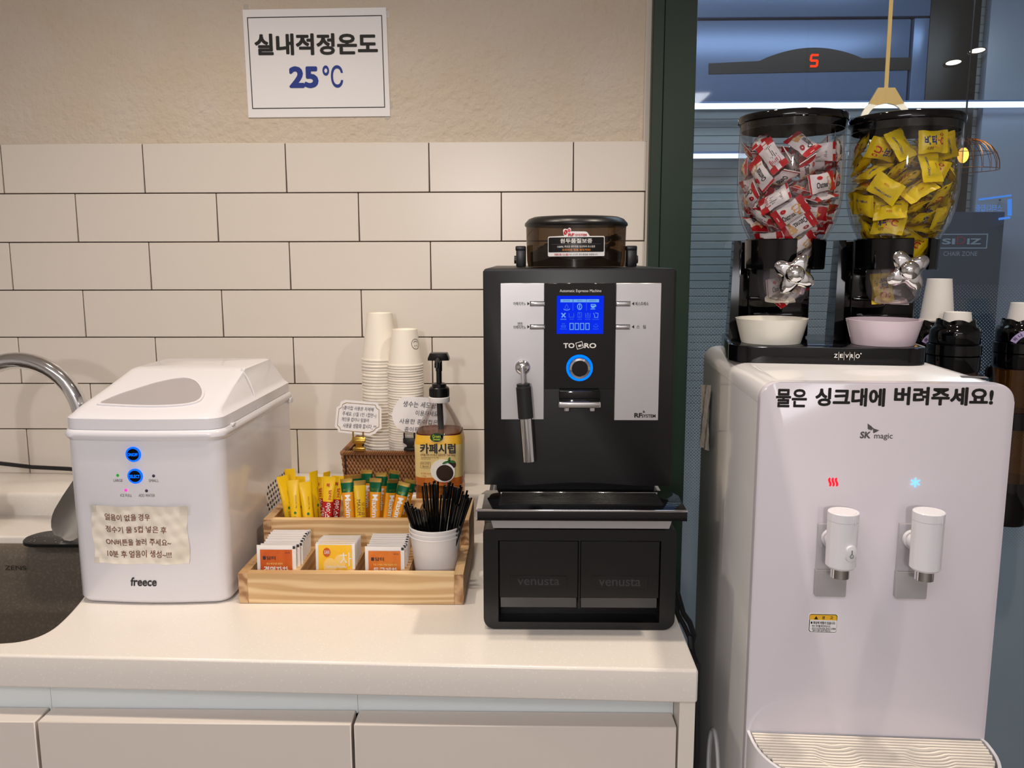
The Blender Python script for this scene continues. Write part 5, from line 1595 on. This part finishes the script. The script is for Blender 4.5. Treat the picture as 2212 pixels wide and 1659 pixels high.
# drip tray with a ribbed grille
ZG = .814
loop = [(DX0 + .001, .0)] + [(DX0 + .001 + .1425 * (1 - math.cos(t)) , -.125 * math.sin(t) ** .72) for t in np.linspace(.02, PI - .02, 40)] + [(DX1 - .001, .0)]
g = G(); g.ring(loop, [(.105 + (p[0] - .105) * .975, p[1] * .97) for p in loop], .05, Matrix.Translation((0, 0, ZG - .0505))); g.loft([[(p[0], p[1], ZG - .0505) for p in loop], [((p[0] - .105) * .9 + .105, p[1] * .5, ZG - .13) for p in loop]], 0); trw = g.done('drip_tray', 'white_plastic', wdp, **K)
inner = [(.105 + (p[0] - .105) * .975, p[1] * .97) for p in loop]
g = G(); g.ring(loop, inner, .003, Matrix.Translation((0, 0, ZG - .0005))); g.done('tray_rim', 'white_plastic', trw, **K)
g = G()
def dip(x, y):
    d = 0
    for cx_ in (.060, .165):
        r_ = math.hypot(x - cx_, (y + .046))
        if r_ < .026: d = max(d, .0045 * (1 - (r_ / .026) ** 4))
    return d
y = -.0045
while y > -.118:
    hw = [p[0] for p in inner if p[1] < y]
    if len(hw) > 1:
        x0, x1 = min(hw) + .002, max(hw) - .002
        nx = 60; vs = []; fs = []
        for i in range(nx + 1):
            x = x0 + (x1 - x0) * i / nx; z = ZG + .0018 - dip(x, y)
            vs += [(x, y - .0017, z - .004), (x, y - .0014, z), (x, y + .0014, z), (x, y + .0017, z - .004)]
        for i in range(nx):
            for k in range(3): fs.append((i * 4 + k, i * 4 + 4 + k, i * 4 + 5 + k, i * 4 + 1 + k))
        g.raw(vs, fs)
    y -= .0058
g.done('grille', 'paper_cup', trw, **K)
g = G(); g.prism([(p[0] * 1, p[1]) for p in inner], .0005, Matrix.Translation((0, 0, ZG - .013))); g.done('grille_well', 'ink_grey', trw, **K)
g = G(); g.box(DX0 + .0008, DX1 - .0008, .02, DYB, .0005, .02); g.done('foot', 'grey_plastic', wdp, **K)
p = D.z(2105, 815, DZ)
g = G(); g.raw([(p.x - .017, p.y - .005, DZ + .0004), (p.x + .012, p.y - .011, DZ + .0004), (p.x + .016, p.y + .006, DZ + .0004), (p.x - .012, p.y + .012, DZ + .0004)], [(0, 1, 2, 3)]); g.done('top_sticker', 'ink_grey', wdp, **K)
nt2 = thing('paper_note', 'crinkled plastic covered note taped to the left side of the water dispenser', 'note', tuple(D.M @ Vector((DX0, .37, 1.085))), D.a)
g = G(); vs = []; fs = []
for j in range(13):
    for i in range(9):
        s_, t_ = i / 8, j / 12
        yy = .325 + s_ * .085; zz = 1.095 + t_ * .105 - .012 * s_
        vs.append(tuple(D.M @ Vector((DX0 - .0012 - .0022 * abs(math.sin(5 * s_ + 3 * t_)) - .001 * math.sin(11 * t_ + 4 * s_) ** 2, yy, zz))))
fs = [(j * 9 + i, j * 9 + i + 1, (j + 1) * 9 + i + 1, (j + 1) * 9 + i) for j in range(12) for i in range(8)]
g.raw(vs, fs); g.done('sheet', mat('sleeve', (168, 164, 158), .18, var=(60, (110, 104, 98), .45, .7)), nt2, sharp=30)

# ================================================================== candy dispenser on top of it
Zf = Frame((1.2186, -0.6639, DZ + .0008), -0.16)
zv = thing('candy_dispenser', 'black twin candy dispenser with clear hoppers on the water dispenser', 'candy dispenser', tuple(Zf.o), Zf.a)
g = G()
bl = rrect(-.1305, .1285, .0, .195, (.030, .030, .02, .02), 8)
bl = [(x, y - .006 * math.sin(PI * max(0, min(1, (x + .1305) / .259))) * (1 if y < .03 else 0)) for x, y in bl]
g.prism(bl, .0225, None, bevel=.0015); zb = g.done('base', 'black_gloss', zv, **K)
g = G(); q = Zf.y(1826, 769, -.006)
zl = q.z
for s_, x0, x1, h in (('Z', -.0145, -.0100, .0046), ('E', -.0070, -.0030, .0046), ('V', -.0002, .0042, .0046), ('R', .0066, .0102, .0046), ('O', .0128, .0182, .0050)):
    g.text(s_, q.x + x0, q.x + x1, zl - h * .55, zl + h * .6, front(-.0066), 0, .02)
for x in (-.0085, -.0017, .0055, .0115): g.box(q.x + x - .0002, q.x + x + .0002, -.0068, -.0062, zl - .0055, zl + .0055)
g.prism(circ(q.x + .0195, zl + .0036, .0009, 10), .0002, front(-.0066)); g.done('logo', 'ink_white', zb, **K)
HP = [(.0420, .126), (.0445, .150), (.0545, .170), (.0655, .190), (.0710, .210), (.0742, .235), (.0740, .295), (.0730, .3275)]
HP = [(r_ * (.975 if z_ > .17 else 1), z_) for r_, z_ in HP]
HC = ((-.0500, .085), (.0995, .085))
HS = (1.0, .958)      # the right hopper sits a little lower
def hz(z, i): return z if z < .17 else .17 + (z - .17) * HS[i]
for i, (hx, hy) in enumerate(HC):
    g = G()    # stand: back column with side fins
    g.box(hx - .0455, hx + .0455, .150, .172, .0225, .166, r=.003)
    g.loft([[(hx - .075, .105, .0225), (hx - .062, .105, .0225), (hx - .062, .172, .0225), (hx - .075, .172, .0225)], [(hx - .070, .128, .167), (hx - .060, .128, .167), (hx - .060, .172, .167), (hx - .070, .172, .167)]], 0)
    g.box(hx - .066, hx - .044, .152, .172, .0225, .166, r=.002)
    g.box(hx - .0435, hx + .0435, .140, .152, .078, .0835, r=.002)
    g.box(hx - .036, hx + .036, .1475, .151, .030, .058, r=.001)
    g.done('stand', 'black_gloss', zv, **K)
    g = G()    # collar, open at the front where the chute shows
    w0 = -PI / 2 + .16; w1 = -PI / 2 + .62
    prof_ = [(.0535, .1255), (.0550, .127), (.0560, .1665), (.0545, .168), (.0515, .168), (.0515, .1255), (.0535, .1255)]
    g.lathe(prof_, 44, (hx - .003, hy - .002, 0), a0=w1, a1=w0 + 2 * PI)
    for a_ in (w0, w1):
        g.raw([(hx - .003 + r_ * math.cos(a_), hy - .002 + r_ * math.sin(a_), z_) for r_, z_ in prof_[:-1]], [tuple(range(6))])
    g.box(hx - .03, hx + .03, hy + .045, .152, .128, .166)
    g.done('collar', 'black_gloss', zv, **K)
    g = G(); g.lathe([(r_, hz(z_, i)) for r_, z_ in HP], 56, (hx, hy, 0)); h_ = g.done('hopper_bin', 'clear', zv, sharp=60, **K)
    g = G(); dz = hz(.3275, i) - .3275
    g.lathe([(.0, .3275), (.0730, .3275), (.0742, .3285), (.0742, .3355), (.0728, .3375), (.0675, .3385), (.045, .3378), (0, .3380)], 56, (hx, hy, dz)); g.lathe([(.0688, .3275), (.0688, .318), (.0698, .318), (.0705, .3275)], 48, (hx, hy, dz)); g.done('lid', 'black_gloss', zv, **K)
    g = G(); g.lathe([(.0370, .1255), (.0368, .105), (.0340, .090), (.0280, .080), (.0240, .0782), (.0, .0782)], 44, (hx - .004, hy - .006, 0)); g.done('chute', 'clear_grey', zv, sharp=60, **K)
    # chrome four lobed knob
    kc = Zf.y((1716, 1962)[i], (592, 584)[i], .004)
    ph0 = math.radians((62, 34)[i])
    Mk = Matrix.Translation((kc.x, .004, kc.z)) @ front(0)
    nA, nR = 72, 10; vs = [(0, 0, .0055)]; fs = []
    for k in range(1, nR + 1):
        t = k / nR
        for j in range(nA):
            an = 2 * PI * j / nA
            c_ = math.cos(2 * (an - ph0)) ** 2
            R_o = .0165 + .0125 * c_ ** .9
            zz = .0060 * (1 - .92 * max(0, (t - .62) / .38) ** 2.4) - .0012 * t
            vs.append((R_o * t * math.cos(an), R_o * t * math.sin(an), zz))
    for j in range(nA): fs.append((0, 1 + j, 1 + (j + 1) % nA))
    for k in range(nR - 1):
        for j in range(nA):
            fs.append((1 + k * nA + j, 1 + (k + 1) * nA + j, 1 + (k + 1) * nA + (j + 1) % nA, 1 + k * nA + (j + 1) % nA))
    fs.append(tuple(reversed(range(1 + (nR - 1) * nA, 1 + nR * nA))))
    g = G(); g.raw(vs, fs, 0, Mk); kb = g.done('knob', 'chrome', zv, sharp=80, **K)
    g = G(); g.lathe([(.0128, .0045), (.0122, .0095), (.0095, .0130), (.005, .0152), (0, .0158)], 32, Mx=Mk); g.done('knob_boss', 'chrome', kb, sharp=80, **K)
    g = G(); g.tube([(kc.x, .006, kc.z), (hx - .003, hy - .045, .134)], .006, 12); g.done('axle', 'black', kb, **K)
# bowls under the chutes
for i, (bx, mm, lab) in enumerate(((-.0705, 'bowl_ivory', 'ivory bowl under the left hopper of white and red candies'), (.0795, 'bowl_lilac', 'pale lilac bowl under the right hopper of yellow candies'))):
    P = Zf.M @ Vector((bx, .052, .0229))
    g = G(); g.lathe([(0, .002), (.038, .002), (.039, 0), (.0405, 0), (.0415, .003), (.0495, .0335), (.0500, .0345), (.0490, .0347), (.0480, .0335), (.0395, .005), (0, .004)], 56)
    o = g.done('bowl', mm, sharp=50); o.location = P; tag(o, lab, 'bowl', 'bowls under the hoppers')
    if i == 0:
        g = G()
        def bb(co):
            an = -PI / 2 + co.x / .047; r_ = .0415 + .008 * (co.z - .003) / .0305 + .0004
            return Vector((r_ * math.cos(an), r_ * math.sin(an), co.z))
        g.text('#fresh', .052, .066, .0205, .0265, front(0), 0, .02, fn=bb)
        for z_ in (.0295, .0165): g.prism(rrect(.051, .068, z_ - .0004, z_ + .0004, .0001, 1), .0001, front(0), 0, fn=bb)
        g.done('print', 'label_green', o, world=False)

# ================================================================== candies (settled loosely; place in tenths of a millimetre, turn in hundredths of a quaternion)
LEFT = "90,153,1469,52,-29,8,-80;-216,-177,1409,81,-39,18,-39;282,-108,1493,89,-12,-43,-7;-84,-71,1471,30,-40,-14,-85;141,-326,1581,37,87,-18,28;295,211,1590,52,-70,45,-19;-119,283,1541,5,76,11,64;-268,-295,1657,34,18,49,78;-345,79,1565,15,-86,-14,47;188,-10,1693,29,20,32,-88;464,173,1850,45,-31,-41,73;-152,-94,1727,5,-46,-88,13;90,288,1757,20,-71,59,-34;-300,291,1825,2,41,-91,-10;-447,-21,1896,79,12,20,-57;83,-431,1859,14,28,77,-56;172,509,1953,4,20,79,57;-384,-319,1963,92,-13,32,-21;-267,302,1996,83,4,10,-55;-105,-78,1891,13,46,-88,3;-53,376,1987,40,-34,-51,68;355,-117,1935,98,-16,3,-14;238,-219,1801,98,-16,3,-12;241,-337,2039,35,92,-12,-14;388,93,2100,13,-9,64,75;-45,-562,2040,56,76,-28,16;334,309,2084,94,33,-6,-1;-74,14,2045,8,99,5,-11;181,534,2242,14,9,94,30;402,-124,2112,15,99,0,-4;-500,324,2183,4,62,-49,-61;378,-372,2243,18,-91,-38,-5;477,258,2338,86,0,-4,-50;-211,331,2191,2,82,56,8;-130,-202,2222,21,3,-92,32;-164,-311,2094,23,11,36,90;300,107,2351,44,-75,40,-30;-409,66,2203,78,16,-32,51;32,-463,2332,76,-10,9,-64;168,465,2405,89,21,-25,32;-88,23,2586,72,0,4,-69;96,2,2226,9,47,87,14;-564,-222,2257,21,-59,-50,59;-157,18,2374,88,-32,-7,35;370,-493,2428,67,66,15,30;-90,323,2478,11,-19,97,10;-522,-41,2424,47,21,46,72;-260,-507,2207,35,7,81,46;614,-86,2492,46,61,40,51;-328,-523,2788,66,-56,49,13;-465,-410,2571,53,2,-74,42;-406,164,2488,20,86,-47,-2;-316,-275,2651,60,-58,8,-55;-174,-434,2490,10,51,84,-14;443,138,2550,56,-12,-4,-82;-110,584,2399,35,38,68,-52;330,-248,2443,24,91,10,33;-420,396,2573,78,-38,14,48;95,-97,2432,15,92,35,14;205,238,2604,22,52,-80,-22;162,-484,2616,39,65,65,4;424,183,2719,11,95,-28,-4;-57,-401,2708,75,27,44,41;-623,21,2675,50,48,-52,-50;112,436,2755,83,1,-19,-52;295,-391,2837,11,6,55,82;-288,544,2740,63,-66,4,39;294,-177,2681,10,-3,19,98;-402,-5,2752,76,-11,25,59;380,487,2684,33,-10,-73,59;90,-150,2836,64,4,-40,-66;600,-157,2877,73,20,65,7;71,-527,2933,44,10,-43,78;-169,-163,2821,77,-9,27,57;-538,206,2901,30,47,-78,-28;494,224,2874,55,1,12,83;-201,284,2706,84,-22,14,47;-58,450,2875,77,-18,-7,61;7,56,2871,38,37,84,-12;191,407,2975,66,8,-5,-75;374,-71,2879,45,30,70,46;-470,-192,3016,14,72,61,31;-252,88,2943,3,-41,91,5"
RIGHT = "-244,99,1434,69,-51,-30,40;43,160,1384,6,62,-78,5;-34,-184,1366,99,0,0,-12;-99,401,1671,33,-66,53,42;-140,-257,1591,6,-95,6,31;162,251,1602,3,-82,40,41;326,-10,1509,7,85,16,50;186,-168,1579,68,43,-20,-56;-381,192,1707,53,-23,-81,-9;296,-154,1799,11,-92,-39,1;-336,337,1965,11,-93,-30,17;440,194,1815,42,-31,-42,75;456,-298,1970,76,-47,-32,30;-231,-350,1862,82,50,-12,-25;32,-309,1721,49,12,22,84;116,395,1945,70,-55,8,44;-124,113,1662,6,-86,32,40;167,-387,1941,19,63,74,11;208,172,1855,42,-42,69,-41;-6,551,2078,68,36,48,-43;-436,-97,1784,87,-4,48,-10;600,41,2194,64,2,77,5;-102,149,1950,10,8,-53,84;-237,-453,2049,15,19,85,46;-74,-93,1847,48,85,22,-5;86,-374,2089,77,10,-20,-59;-291,423,2187,6,-81,42,39;397,-22,2062,60,-36,-48,53;-334,-519,2335,72,-57,38,0;-336,-95,2048,46,61,-64,10;266,543,2216,46,61,27,-58;-87,-35,2108,1,-16,-40,-90;224,19,2168,41,34,80,25;-77,211,2219,13,-63,-75,15;394,306,2184,26,7,-64,72;420,-381,2261,33,-24,87,-26;189,-244,2328,6,74,65,17;301,389,2571,36,65,-44,-50;-110,-241,2290,68,22,-5,70;-550,-212,2138,38,40,49,68;-54,475,2376,7,13,99,3;514,280,2474,49,52,-35,-61;-443,93,2175,15,-11,30,93;192,153,2354,24,90,-36,13;313,-333,2581,63,60,-18,-45;84,-545,2301,23,-15,90,35;47,623,2599,2,-3,-71,70;-11,-417,2476,28,23,-19,-91;404,-93,2489,44,-36,-82,8;-446,198,2323,18,-13,25,94;-166,-426,2585,30,50,81,4;-440,-180,2387,12,8,6,-99;556,-167,2565,33,-73,-49,34;200,-561,2598,35,-68,45,47;-441,-253,2583,11,-94,-23,-23;-47,-34,2470,3,34,90,-26;218,-582,2918,70,69,11,15;-199,219,2574,54,51,65,16;16,-184,2696,10,-80,-58,7;67,172,2559,15,67,-72,10;-319,477,2532,38,33,81,-29;-486,118,2534,68,20,-8,-70;-197,-540,2889,40,-76,34,38;-155,472,2850,67,34,-33,-56;389,237,2738,75,22,5,62;-360,-356,2858,0,-16,84,-51;376,361,2968,34,22,-5,92;-542,298,2749,55,-64,-25,48;-552,-84,2714,77,2,-38,-51;63,-304,2850,49,12,3,86;38,259,2711,15,70,-69,10;428,-336,2885,51,-24,-33,-76;-378,217,2851,48,57,16,65;332,-68,2835,7,6,-88,46;-272,-83,2847,26,-61,-12,-74;607,92,2844,62,22,68,31;112,524,2855,7,-16,-13,98;68,123,2903,96,15,-1,24;-577,-12,2955,16,50,-20,-83"

def make_candy(kind, var):
    L, Wd, T = (.046, .026, .0115) if kind == 'oat' else (.0415, .030, .0115)
    seal = .0065
    nx, ny = 16, 8
    def half(s_):
        vs = []
        for i in range(nx + 1):
            x = -L / 2 + L * i / nx
            e = max(0, min(1, (L / 2 - seal - abs(x)) / .009))
            for j in range(ny + 1):
                t = -1 + 2 * j / ny
                w = Wd / 2 * (1 - .10 * e)
                zig = (.0009 if (j % 2) else -.0004) if i in (0, nx) else 0
                xx = x + (math.copysign(zig, x) if i in (0, nx) else 0)
                h = T / 2 * math.sqrt(e) * max(0, 1 - abs(t) ** 2.4) + .0002
                h += .0007 * e * math.sin(9 * t + 5 * i / nx * 3 + var) + .0004 * (1 - e) * math.sin(3 * x / .004)
                vs.append((xx, t * w, s_ * h + .0012 * math.sin(7 * x / L + var) * (1 - e)))
        return vs
    A = half(1); B = half(-1); o = len(A); fs = []; mi = []
    for i in range(nx):
        xc = (-L / 2 + L * (i + .5) / nx)
        for j in range(ny):
            a = i * (ny + 1) + j
            band = kind == 'oat' and ((abs(xc) > L / 2 - seal * 1.15) if var != 2 else (xc > L / 2 - seal * 1.7 or xc < -L / 2 + seal * .6))
            fs.append((a, a + ny + 1, a + ny + 2, a + 1)); mi.append(1 if band else 0)
            b = o + a; fs.append((b, b + 1, b + ny + 2, b + ny + 1)); mi.append(1 if band and j in (0, 1, 2, 5, 6, 7) else 0)
    for j in range(ny):      # close the two ends
        fs.append((j, j + 1, o + j + 1, o + j)); mi.append(0)
        k = nx * (ny + 1) + j; fs.append((k + 1, k, o + k, o + k + 1)); mi.append(0)
    g = G(); _, fc = g._fin(A + B, fs, 0)
    for f_, m_ in zip(fc, mi): f_.material_index = m_
    def up(s_):
        def fn(co):
            x, t = co.x, max(-1, min(1, co.y / (Wd / 2 * .9)))
            e = max(0, min(1, (L / 2 - seal - abs(x)) / .009))
            h = T / 2 * math.sqrt(e) * max(0, 1 - abs(t) ** 2.4) + .0002 + .0007 * e * math.sin(9 * t + 5 * (x + L / 2) / L * 3 + var) + .0004 + co.z
            return Vector((x, co.y, s_ * h + .0012 * math.sin(7 * x / L + var) * (1 - e)))
        return fn
    top = Matrix.Identity(4); bot = Matrix.Rotation(PI, 4, 'X')
    def bt(s_, x0, x1, y0, y1, m, b=0.0):      # print on the back
        vs, q, asp = glyphs(s_, b)
        g.raw([(x0 + p[0] * (x1 - x0), -(y0 + p[1] * (y1 - y0)), p[2]) for p in vs], [tuple(reversed(f)) for f in q], m, None, up(-1))
    if kind == 'oat':
        g.text('Oatmeal', -.0145, .0045, -.007, .001, top, 3, .02, fn=up(1))
        random.seed(3)
        g.prism([(.009 + (.0055 + .0018 * math.sin(5 * a + var)) * math.cos(a), .001 + (.0065 + .0016 * math.sin(3 * a)) * math.sin(a)) for a in [2 * PI * i / 16 for i in range(16)]], .0002, top, 2, fn=up(1))
        for k in range(4): g.prism([(.007 + .0012 * k, -.004), (.0076 + .0012 * k, -.0105), (.0084 + .0012 * k, -.0100), (.0082 + .0012 * k, -.003)], .0002, top, 2, fn=up(1))
        g.prism(circ(-.008, .0065, .0042, 16, .0026), .0002, top, 1, fn=up(1))
        for k in range(5): g.prism([(-.013, -.0075 + k * .0022), (.004 + .002 * (k % 2), -.0075 + k * .0022), (.004 + .002 * (k % 2), -.0067 + k * .0022), (-.013, -.0067 + k * .0022)], .0001, Matrix.Scale(1, 4), 4, fn=up(-1))
        g.prism(rrect(.006, .0145, -.008, .007, .001, 2), .0001, top, 1, fn=up(-1)); g.prism(rrect(.0075, .013, -.0065, .0055, .001, 2), .0002, top, 0, fn=up(-1))
        for k in range(5): g.prism([(.0082, -.005 + k * .0022), (.0123, -.005 + k * .0022), (.0123, -.0042 + k * .0022), (.0082, -.0042 + k * .0022)], .0003, top, 1, fn=up(-1))
        mats = ['candy_white', 'candy_red', 'biscuit', 'ink', 'ink_grey']
    else:
        g.prism(circ(.004, -.002, .0085, 20, .007), .0001, top, 1, fn=up(1))
        g.text('비타', -.0150, .0015, -.0045, .0075, top, 2, .05, fn=up(1)); g.prism(circ(.0032, .001, .0009, 10), .0002, top, 2, fn=up(1))
        g.text('C', .0048, .0130, -.0045, .0050, top, 3, .03, fn=up(1))
        g.text('새콤한', -.012, -.003, -.0105, -.0068, top, 4, .01, fn=up(1))
        g.prism(circ(.010, .0085, .0036, 16, .0019), .0001, top, 3, fn=up(1))
        bt('VITAMIN-C CANDY', -.0135, .0135, -.0075, -.0048, 2, .02); bt('레모스', -.004, .004, .0035, .0065, 3, .01)
        mats = ['candy_yellow', 'candy_glow', 'ink_blue', 'candy_red', 'ink_brown']
    return g, mats

def fill(data, kind, hc, lab, group, extra):
    protos = {}
    rows = [[float(x) for x in r.split(',')] for r in data.split(';')] + extra
    for n_, r in enumerate(rows):
        v = n_ % 3
        if v not in protos:
            g, mats = make_candy(kind, v); o = g.done('wrapped_candy', mats, sharp=70); protos[v] = o
        else:
            o = protos[v].copy(); COL.objects.link(o)
        q = Quaternion((r[3], r[4], r[5], r[6])); q.normalize()
        Mx = Zf.M @ Matrix.Translation((hc[0] + r[0] * .97e-4, hc[1] + r[1] * .97e-4, r[2] * 1e-4)) @ q.to_matrix().to_4x4()
        o.location = Mx.translation; o.rotation_euler = Mx.to_euler()
        tag(o, lab if n_ < len(rows) - len(extra) else r[7], 'candy', group)

fill(LEFT, 'oat', HC[0], 'white and red wrapped candy in the left clear hopper', 'candies in the left hopper',
     [[-160, -60, 1010, 60, 60, 30, 40, 'white and red candy caught in the left lower chute'], [80, -120, 880, 92, 20, -30, 10, 'white wrapper lying at the bottom of the left lower chute']])
fill(RIGHT, 'vita', HC[1], 'yellow wrapped vitamin candy in the right clear hopper', 'candies in the right hopper',
     [[-200, -100, 990, 55, 50, 45, -50, 'yellow candy standing in the right lower chute']])
pcs = G(); pcs.prism([(-.014, -.008), (.010, -.011), (.013, .006), (-.010, .009)], .0006, Zf.M @ Matrix.Translation((HC[1][0] + .004, HC[1][1] - .012, .0795)) @ Matrix.Rotation(.25, 4, 'X'))
tag(pcs.done('paper_scrap', 'candy_white'), 'torn white wrapper scrap at the bottom of the right lower chute', 'scrap')

# ================================================================== hanging ring in front of the glass
hr = thing('hanging_ring', 'cream hanging hand strap ring on a flat strap behind the candy dispenser', 'ring', tuple(at(1914, 190, -.2)))
a = at(1925, 0, -.2); b = at(1914, 190, -.2)
g = G(); dx = (a.x - b.x) / (a.z - b.z)
zt = 2.56
g.prism([(b.x - .0035, b.z - .004), (b.x + .0035, b.z - .004), (b.x + .0035 + dx * (zt - b.z), zt), (b.x - .0035 + dx * (zt - b.z), zt)], .002, front(-.199)); g.done('strap', 'brass_cream', hr)
c = at(1911, 268, -.2); R_o = at(1967, 268, -.2).x - c.x; R_i = at(1954, 268, -.2).x - c.x
t0 = at(1896, 190, -.2); t1 = at(1932, 190, -.2)
ol = circ(c.x, c.z, R_o, 64); il = circ(c.x, c.z, R_i, 64)
g = G(); g.ring(ol, il, .004, front(-.199), 0); g.done('ring', 'cream_ring', hr)
g = G(); g.prism([(t0.x, t0.z), (t1.x, t1.z), (c.x + R_o * .68, c.z + R_o * .76), (c.x + R_i * .45, c.z + R_i * .91), (c.x, c.z + R_i * 1.01), (c.x - R_i * .45, c.z + R_i * .91), (c.x - R_o * .68, c.z + R_o * .76)], .0044, front(-.1988)); g.done('holder', 'brass_cream', hr)

# ================================================================== paper cup dispensers hung on the glass
def cup_dispenser(x, y, zt, lab, cup_lab, under_lab, label, rot, cup_h, cup_z, arm=0.0):
    """tube dispenser with a scalloped mouth; zt is the height of its crown"""
    r = .0455
    t = thing('cup_dispenser', lab, 'cup dispenser', (x, y, zt - .43), 0, 'paper cup dispensers on the glass')
    g = G()
    prof_ = [(r - .002, zt - .046), (r, zt - .044), (r, zt - .022), (r - .003, zt - .015), (r - .008, zt - .012), (r - .0095, zt - .006)]
    g.lathe(prof_, 40, (x, y, 0))
    n_ = 48; vs = []
    for i in range(n_):      # scalloped crown
        an = 2 * PI * i / n_; h = .006 * abs(math.sin(3 * an + rot)) ** .7
        for rr_, zz in ((r - .0095, zt - .006), (r - .0105, zt - .004 + h), (r - .0125, zt - .004 + h), (r - .0130, zt - .012)):
            vs.append((x + rr_ * math.cos(an), y + rr_ * math.sin(an), zz))
    fs = [(i * 4 + k, ((i + 1) % n_) * 4 + k, ((i + 1) % n_) * 4 + k + 1, i * 4 + k + 1) for i in range(n_) for k in range(3)]
    g.raw(vs, fs); g.done('head', 'black_gloss', t, sharp=50)
    g = G(); g.lathe([(r, zt - .068), (r + .0035, zt - .066), (r + .0035, zt - .047), (r, zt - .045)], 40, (x, y, 0)); g.lathe([(r - .001, zt - .100), (r + .0020, zt - .096), (r + .0020, zt - .069), (r, zt - .068)], 40, (x, y, 0)); g.done('band', 'black_gloss', t)
    g = G(); g.lathe([(r - .004, zt - .36), (r - .004, zt - .13), (r - .001, zt - .100)], 40, (x, y, 0)); g.done('tube', 'amber_tube', t, sharp=60)
    g = G(); g.lathe([(r - .0042, zt - .225), (r - .0015, zt - .224), (r - .0015, zt - .190), (r - .0042, zt - .189)], 40, (x, y, 0)); g.done('joint_ring', 'black_gloss', t)
    g = G(); g.lathe([(0, zt - .43), (r - .006, zt - .43), (r - .003, zt - .425), (r - .002, zt - .36), (r - .0045, zt - .332), (0, zt - .332)], 40, (x, y, 0)); g.done('foot', 'black_gloss', t)
    g = G()
    if arm: g.tube([(x + .042, y + .012, zt - .12), (x + arm, y + .05, zt - .12), (x + arm, .016, zt - .12)], .006, 10)
    else: g.box(x - .012, x + .012, y + r - .002, .018, zt - .20, zt - .05, r=.002)
    g.lathe([(0, 0), (.020, 0), (.018, .006), (0, .008)], 24, Mx=Matrix.Translation((x + arm, .0225, zt - .12)) @ front(0)); g.done('bracket', 'black', t)
    if label:
        g = G()
        def bend(co):
            an = -PI / 2 + rot * 0 + (co.x - .0) / r + label; rr_ = r + .0006 - co.y
            return Vector((x + rr_ * math.cos(an), y + rr_ * math.sin(an), co.z))
        def arcp(r0, r1, a0, a1, l, m):
            K_ = 20
            for k in range(K_):
                b0 = a0 + (a1 - a0) * k / K_; b1 = a0 + (a1 - a0) * (k + 1) / K_
                g.raw([(r0 * math.cos(b0), r0 * math.sin(b0), 0), (r1 * math.cos(b0), r1 * math.sin(b0), 0), (r1 * math.cos(b1), r1 * math.sin(b1), 0), (r0 * math.cos(b1), r0 * math.sin(b1), 0)], [(0, 1, 2, 3)], m, Matrix.Translation((0, 0, zt - .058)) @ front(-l), bend)
        arcp(.030, .0415, PI * .13, PI * .87, 0, 0)
        msg = '하나씩뽑으세요'
        for k, ch in enumerate(msg):
            an = PI * .80 - (PI * .60) * k / (len(msg) - 1)
            Mc = Matrix.Translation((0, 0, zt - .058)) @ front(-.0006) @ Matrix.Rotation(an - PI / 2, 4, 'Z')
            g.text(ch, -.0036, .0036, .0322, .0394, Mc, 1, .01, fn=bend)
        g.done('label', ['lilac', 'ink'], t, sharp=80)
    pr = None
    for i in range(3):
        zz = cup_z - cup_h - i * .006
        if pr is None: o = pr = cup_mesh(.0235, .0325, cup_h, False).done('paper_cup', 'paper_cup_cool', sharp=50)
        else: o = pr.copy(); COL.objects.link(o)
        o.location = (x + .002, y, zz)
        tag(o, cup_lab if i == 0 else under_lab, 'cup', 'cups in the dispensers')
xm = at(2063, 720, -.155).x
cup_dispenser(xm, -.155, at(2062, 691, -.155).z, 'black cup dispenser without visible label just right of the lilac bowl', 'short white paper cup peeking out of the unlabelled cup dispenser', 'paper cup nested inside the one in the unlabelled cup dispenser', None, .9, .055, at(2068, 674, -.155).z, .085)
xl_ = at(2019, 720, -.05).x
cup_dispenser(xl_, -.050, at(2019, 692, -.05).z, 'black cup dispenser with lilac label partly hidden behind its neighbour', 'tall white paper cup standing high in the dispenser behind the lilac bowl', 'paper cup nested inside the tall one behind the lilac bowl', -.12, .2, .085, at(2022, 602, -.05).z)
xr_ = at(2204, 720, -.062).x
cup_dispenser(xr_, -.062, at(2200, 690, -.062).z, 'black and amber cup dispenser with lilac label at the right edge of the view', 'white paper cup in the dispenser at the right edge of the view', 'paper cup nested inside the one at the right edge of the view', -.05, .5, .07, at(2200, 654, -.062).z)
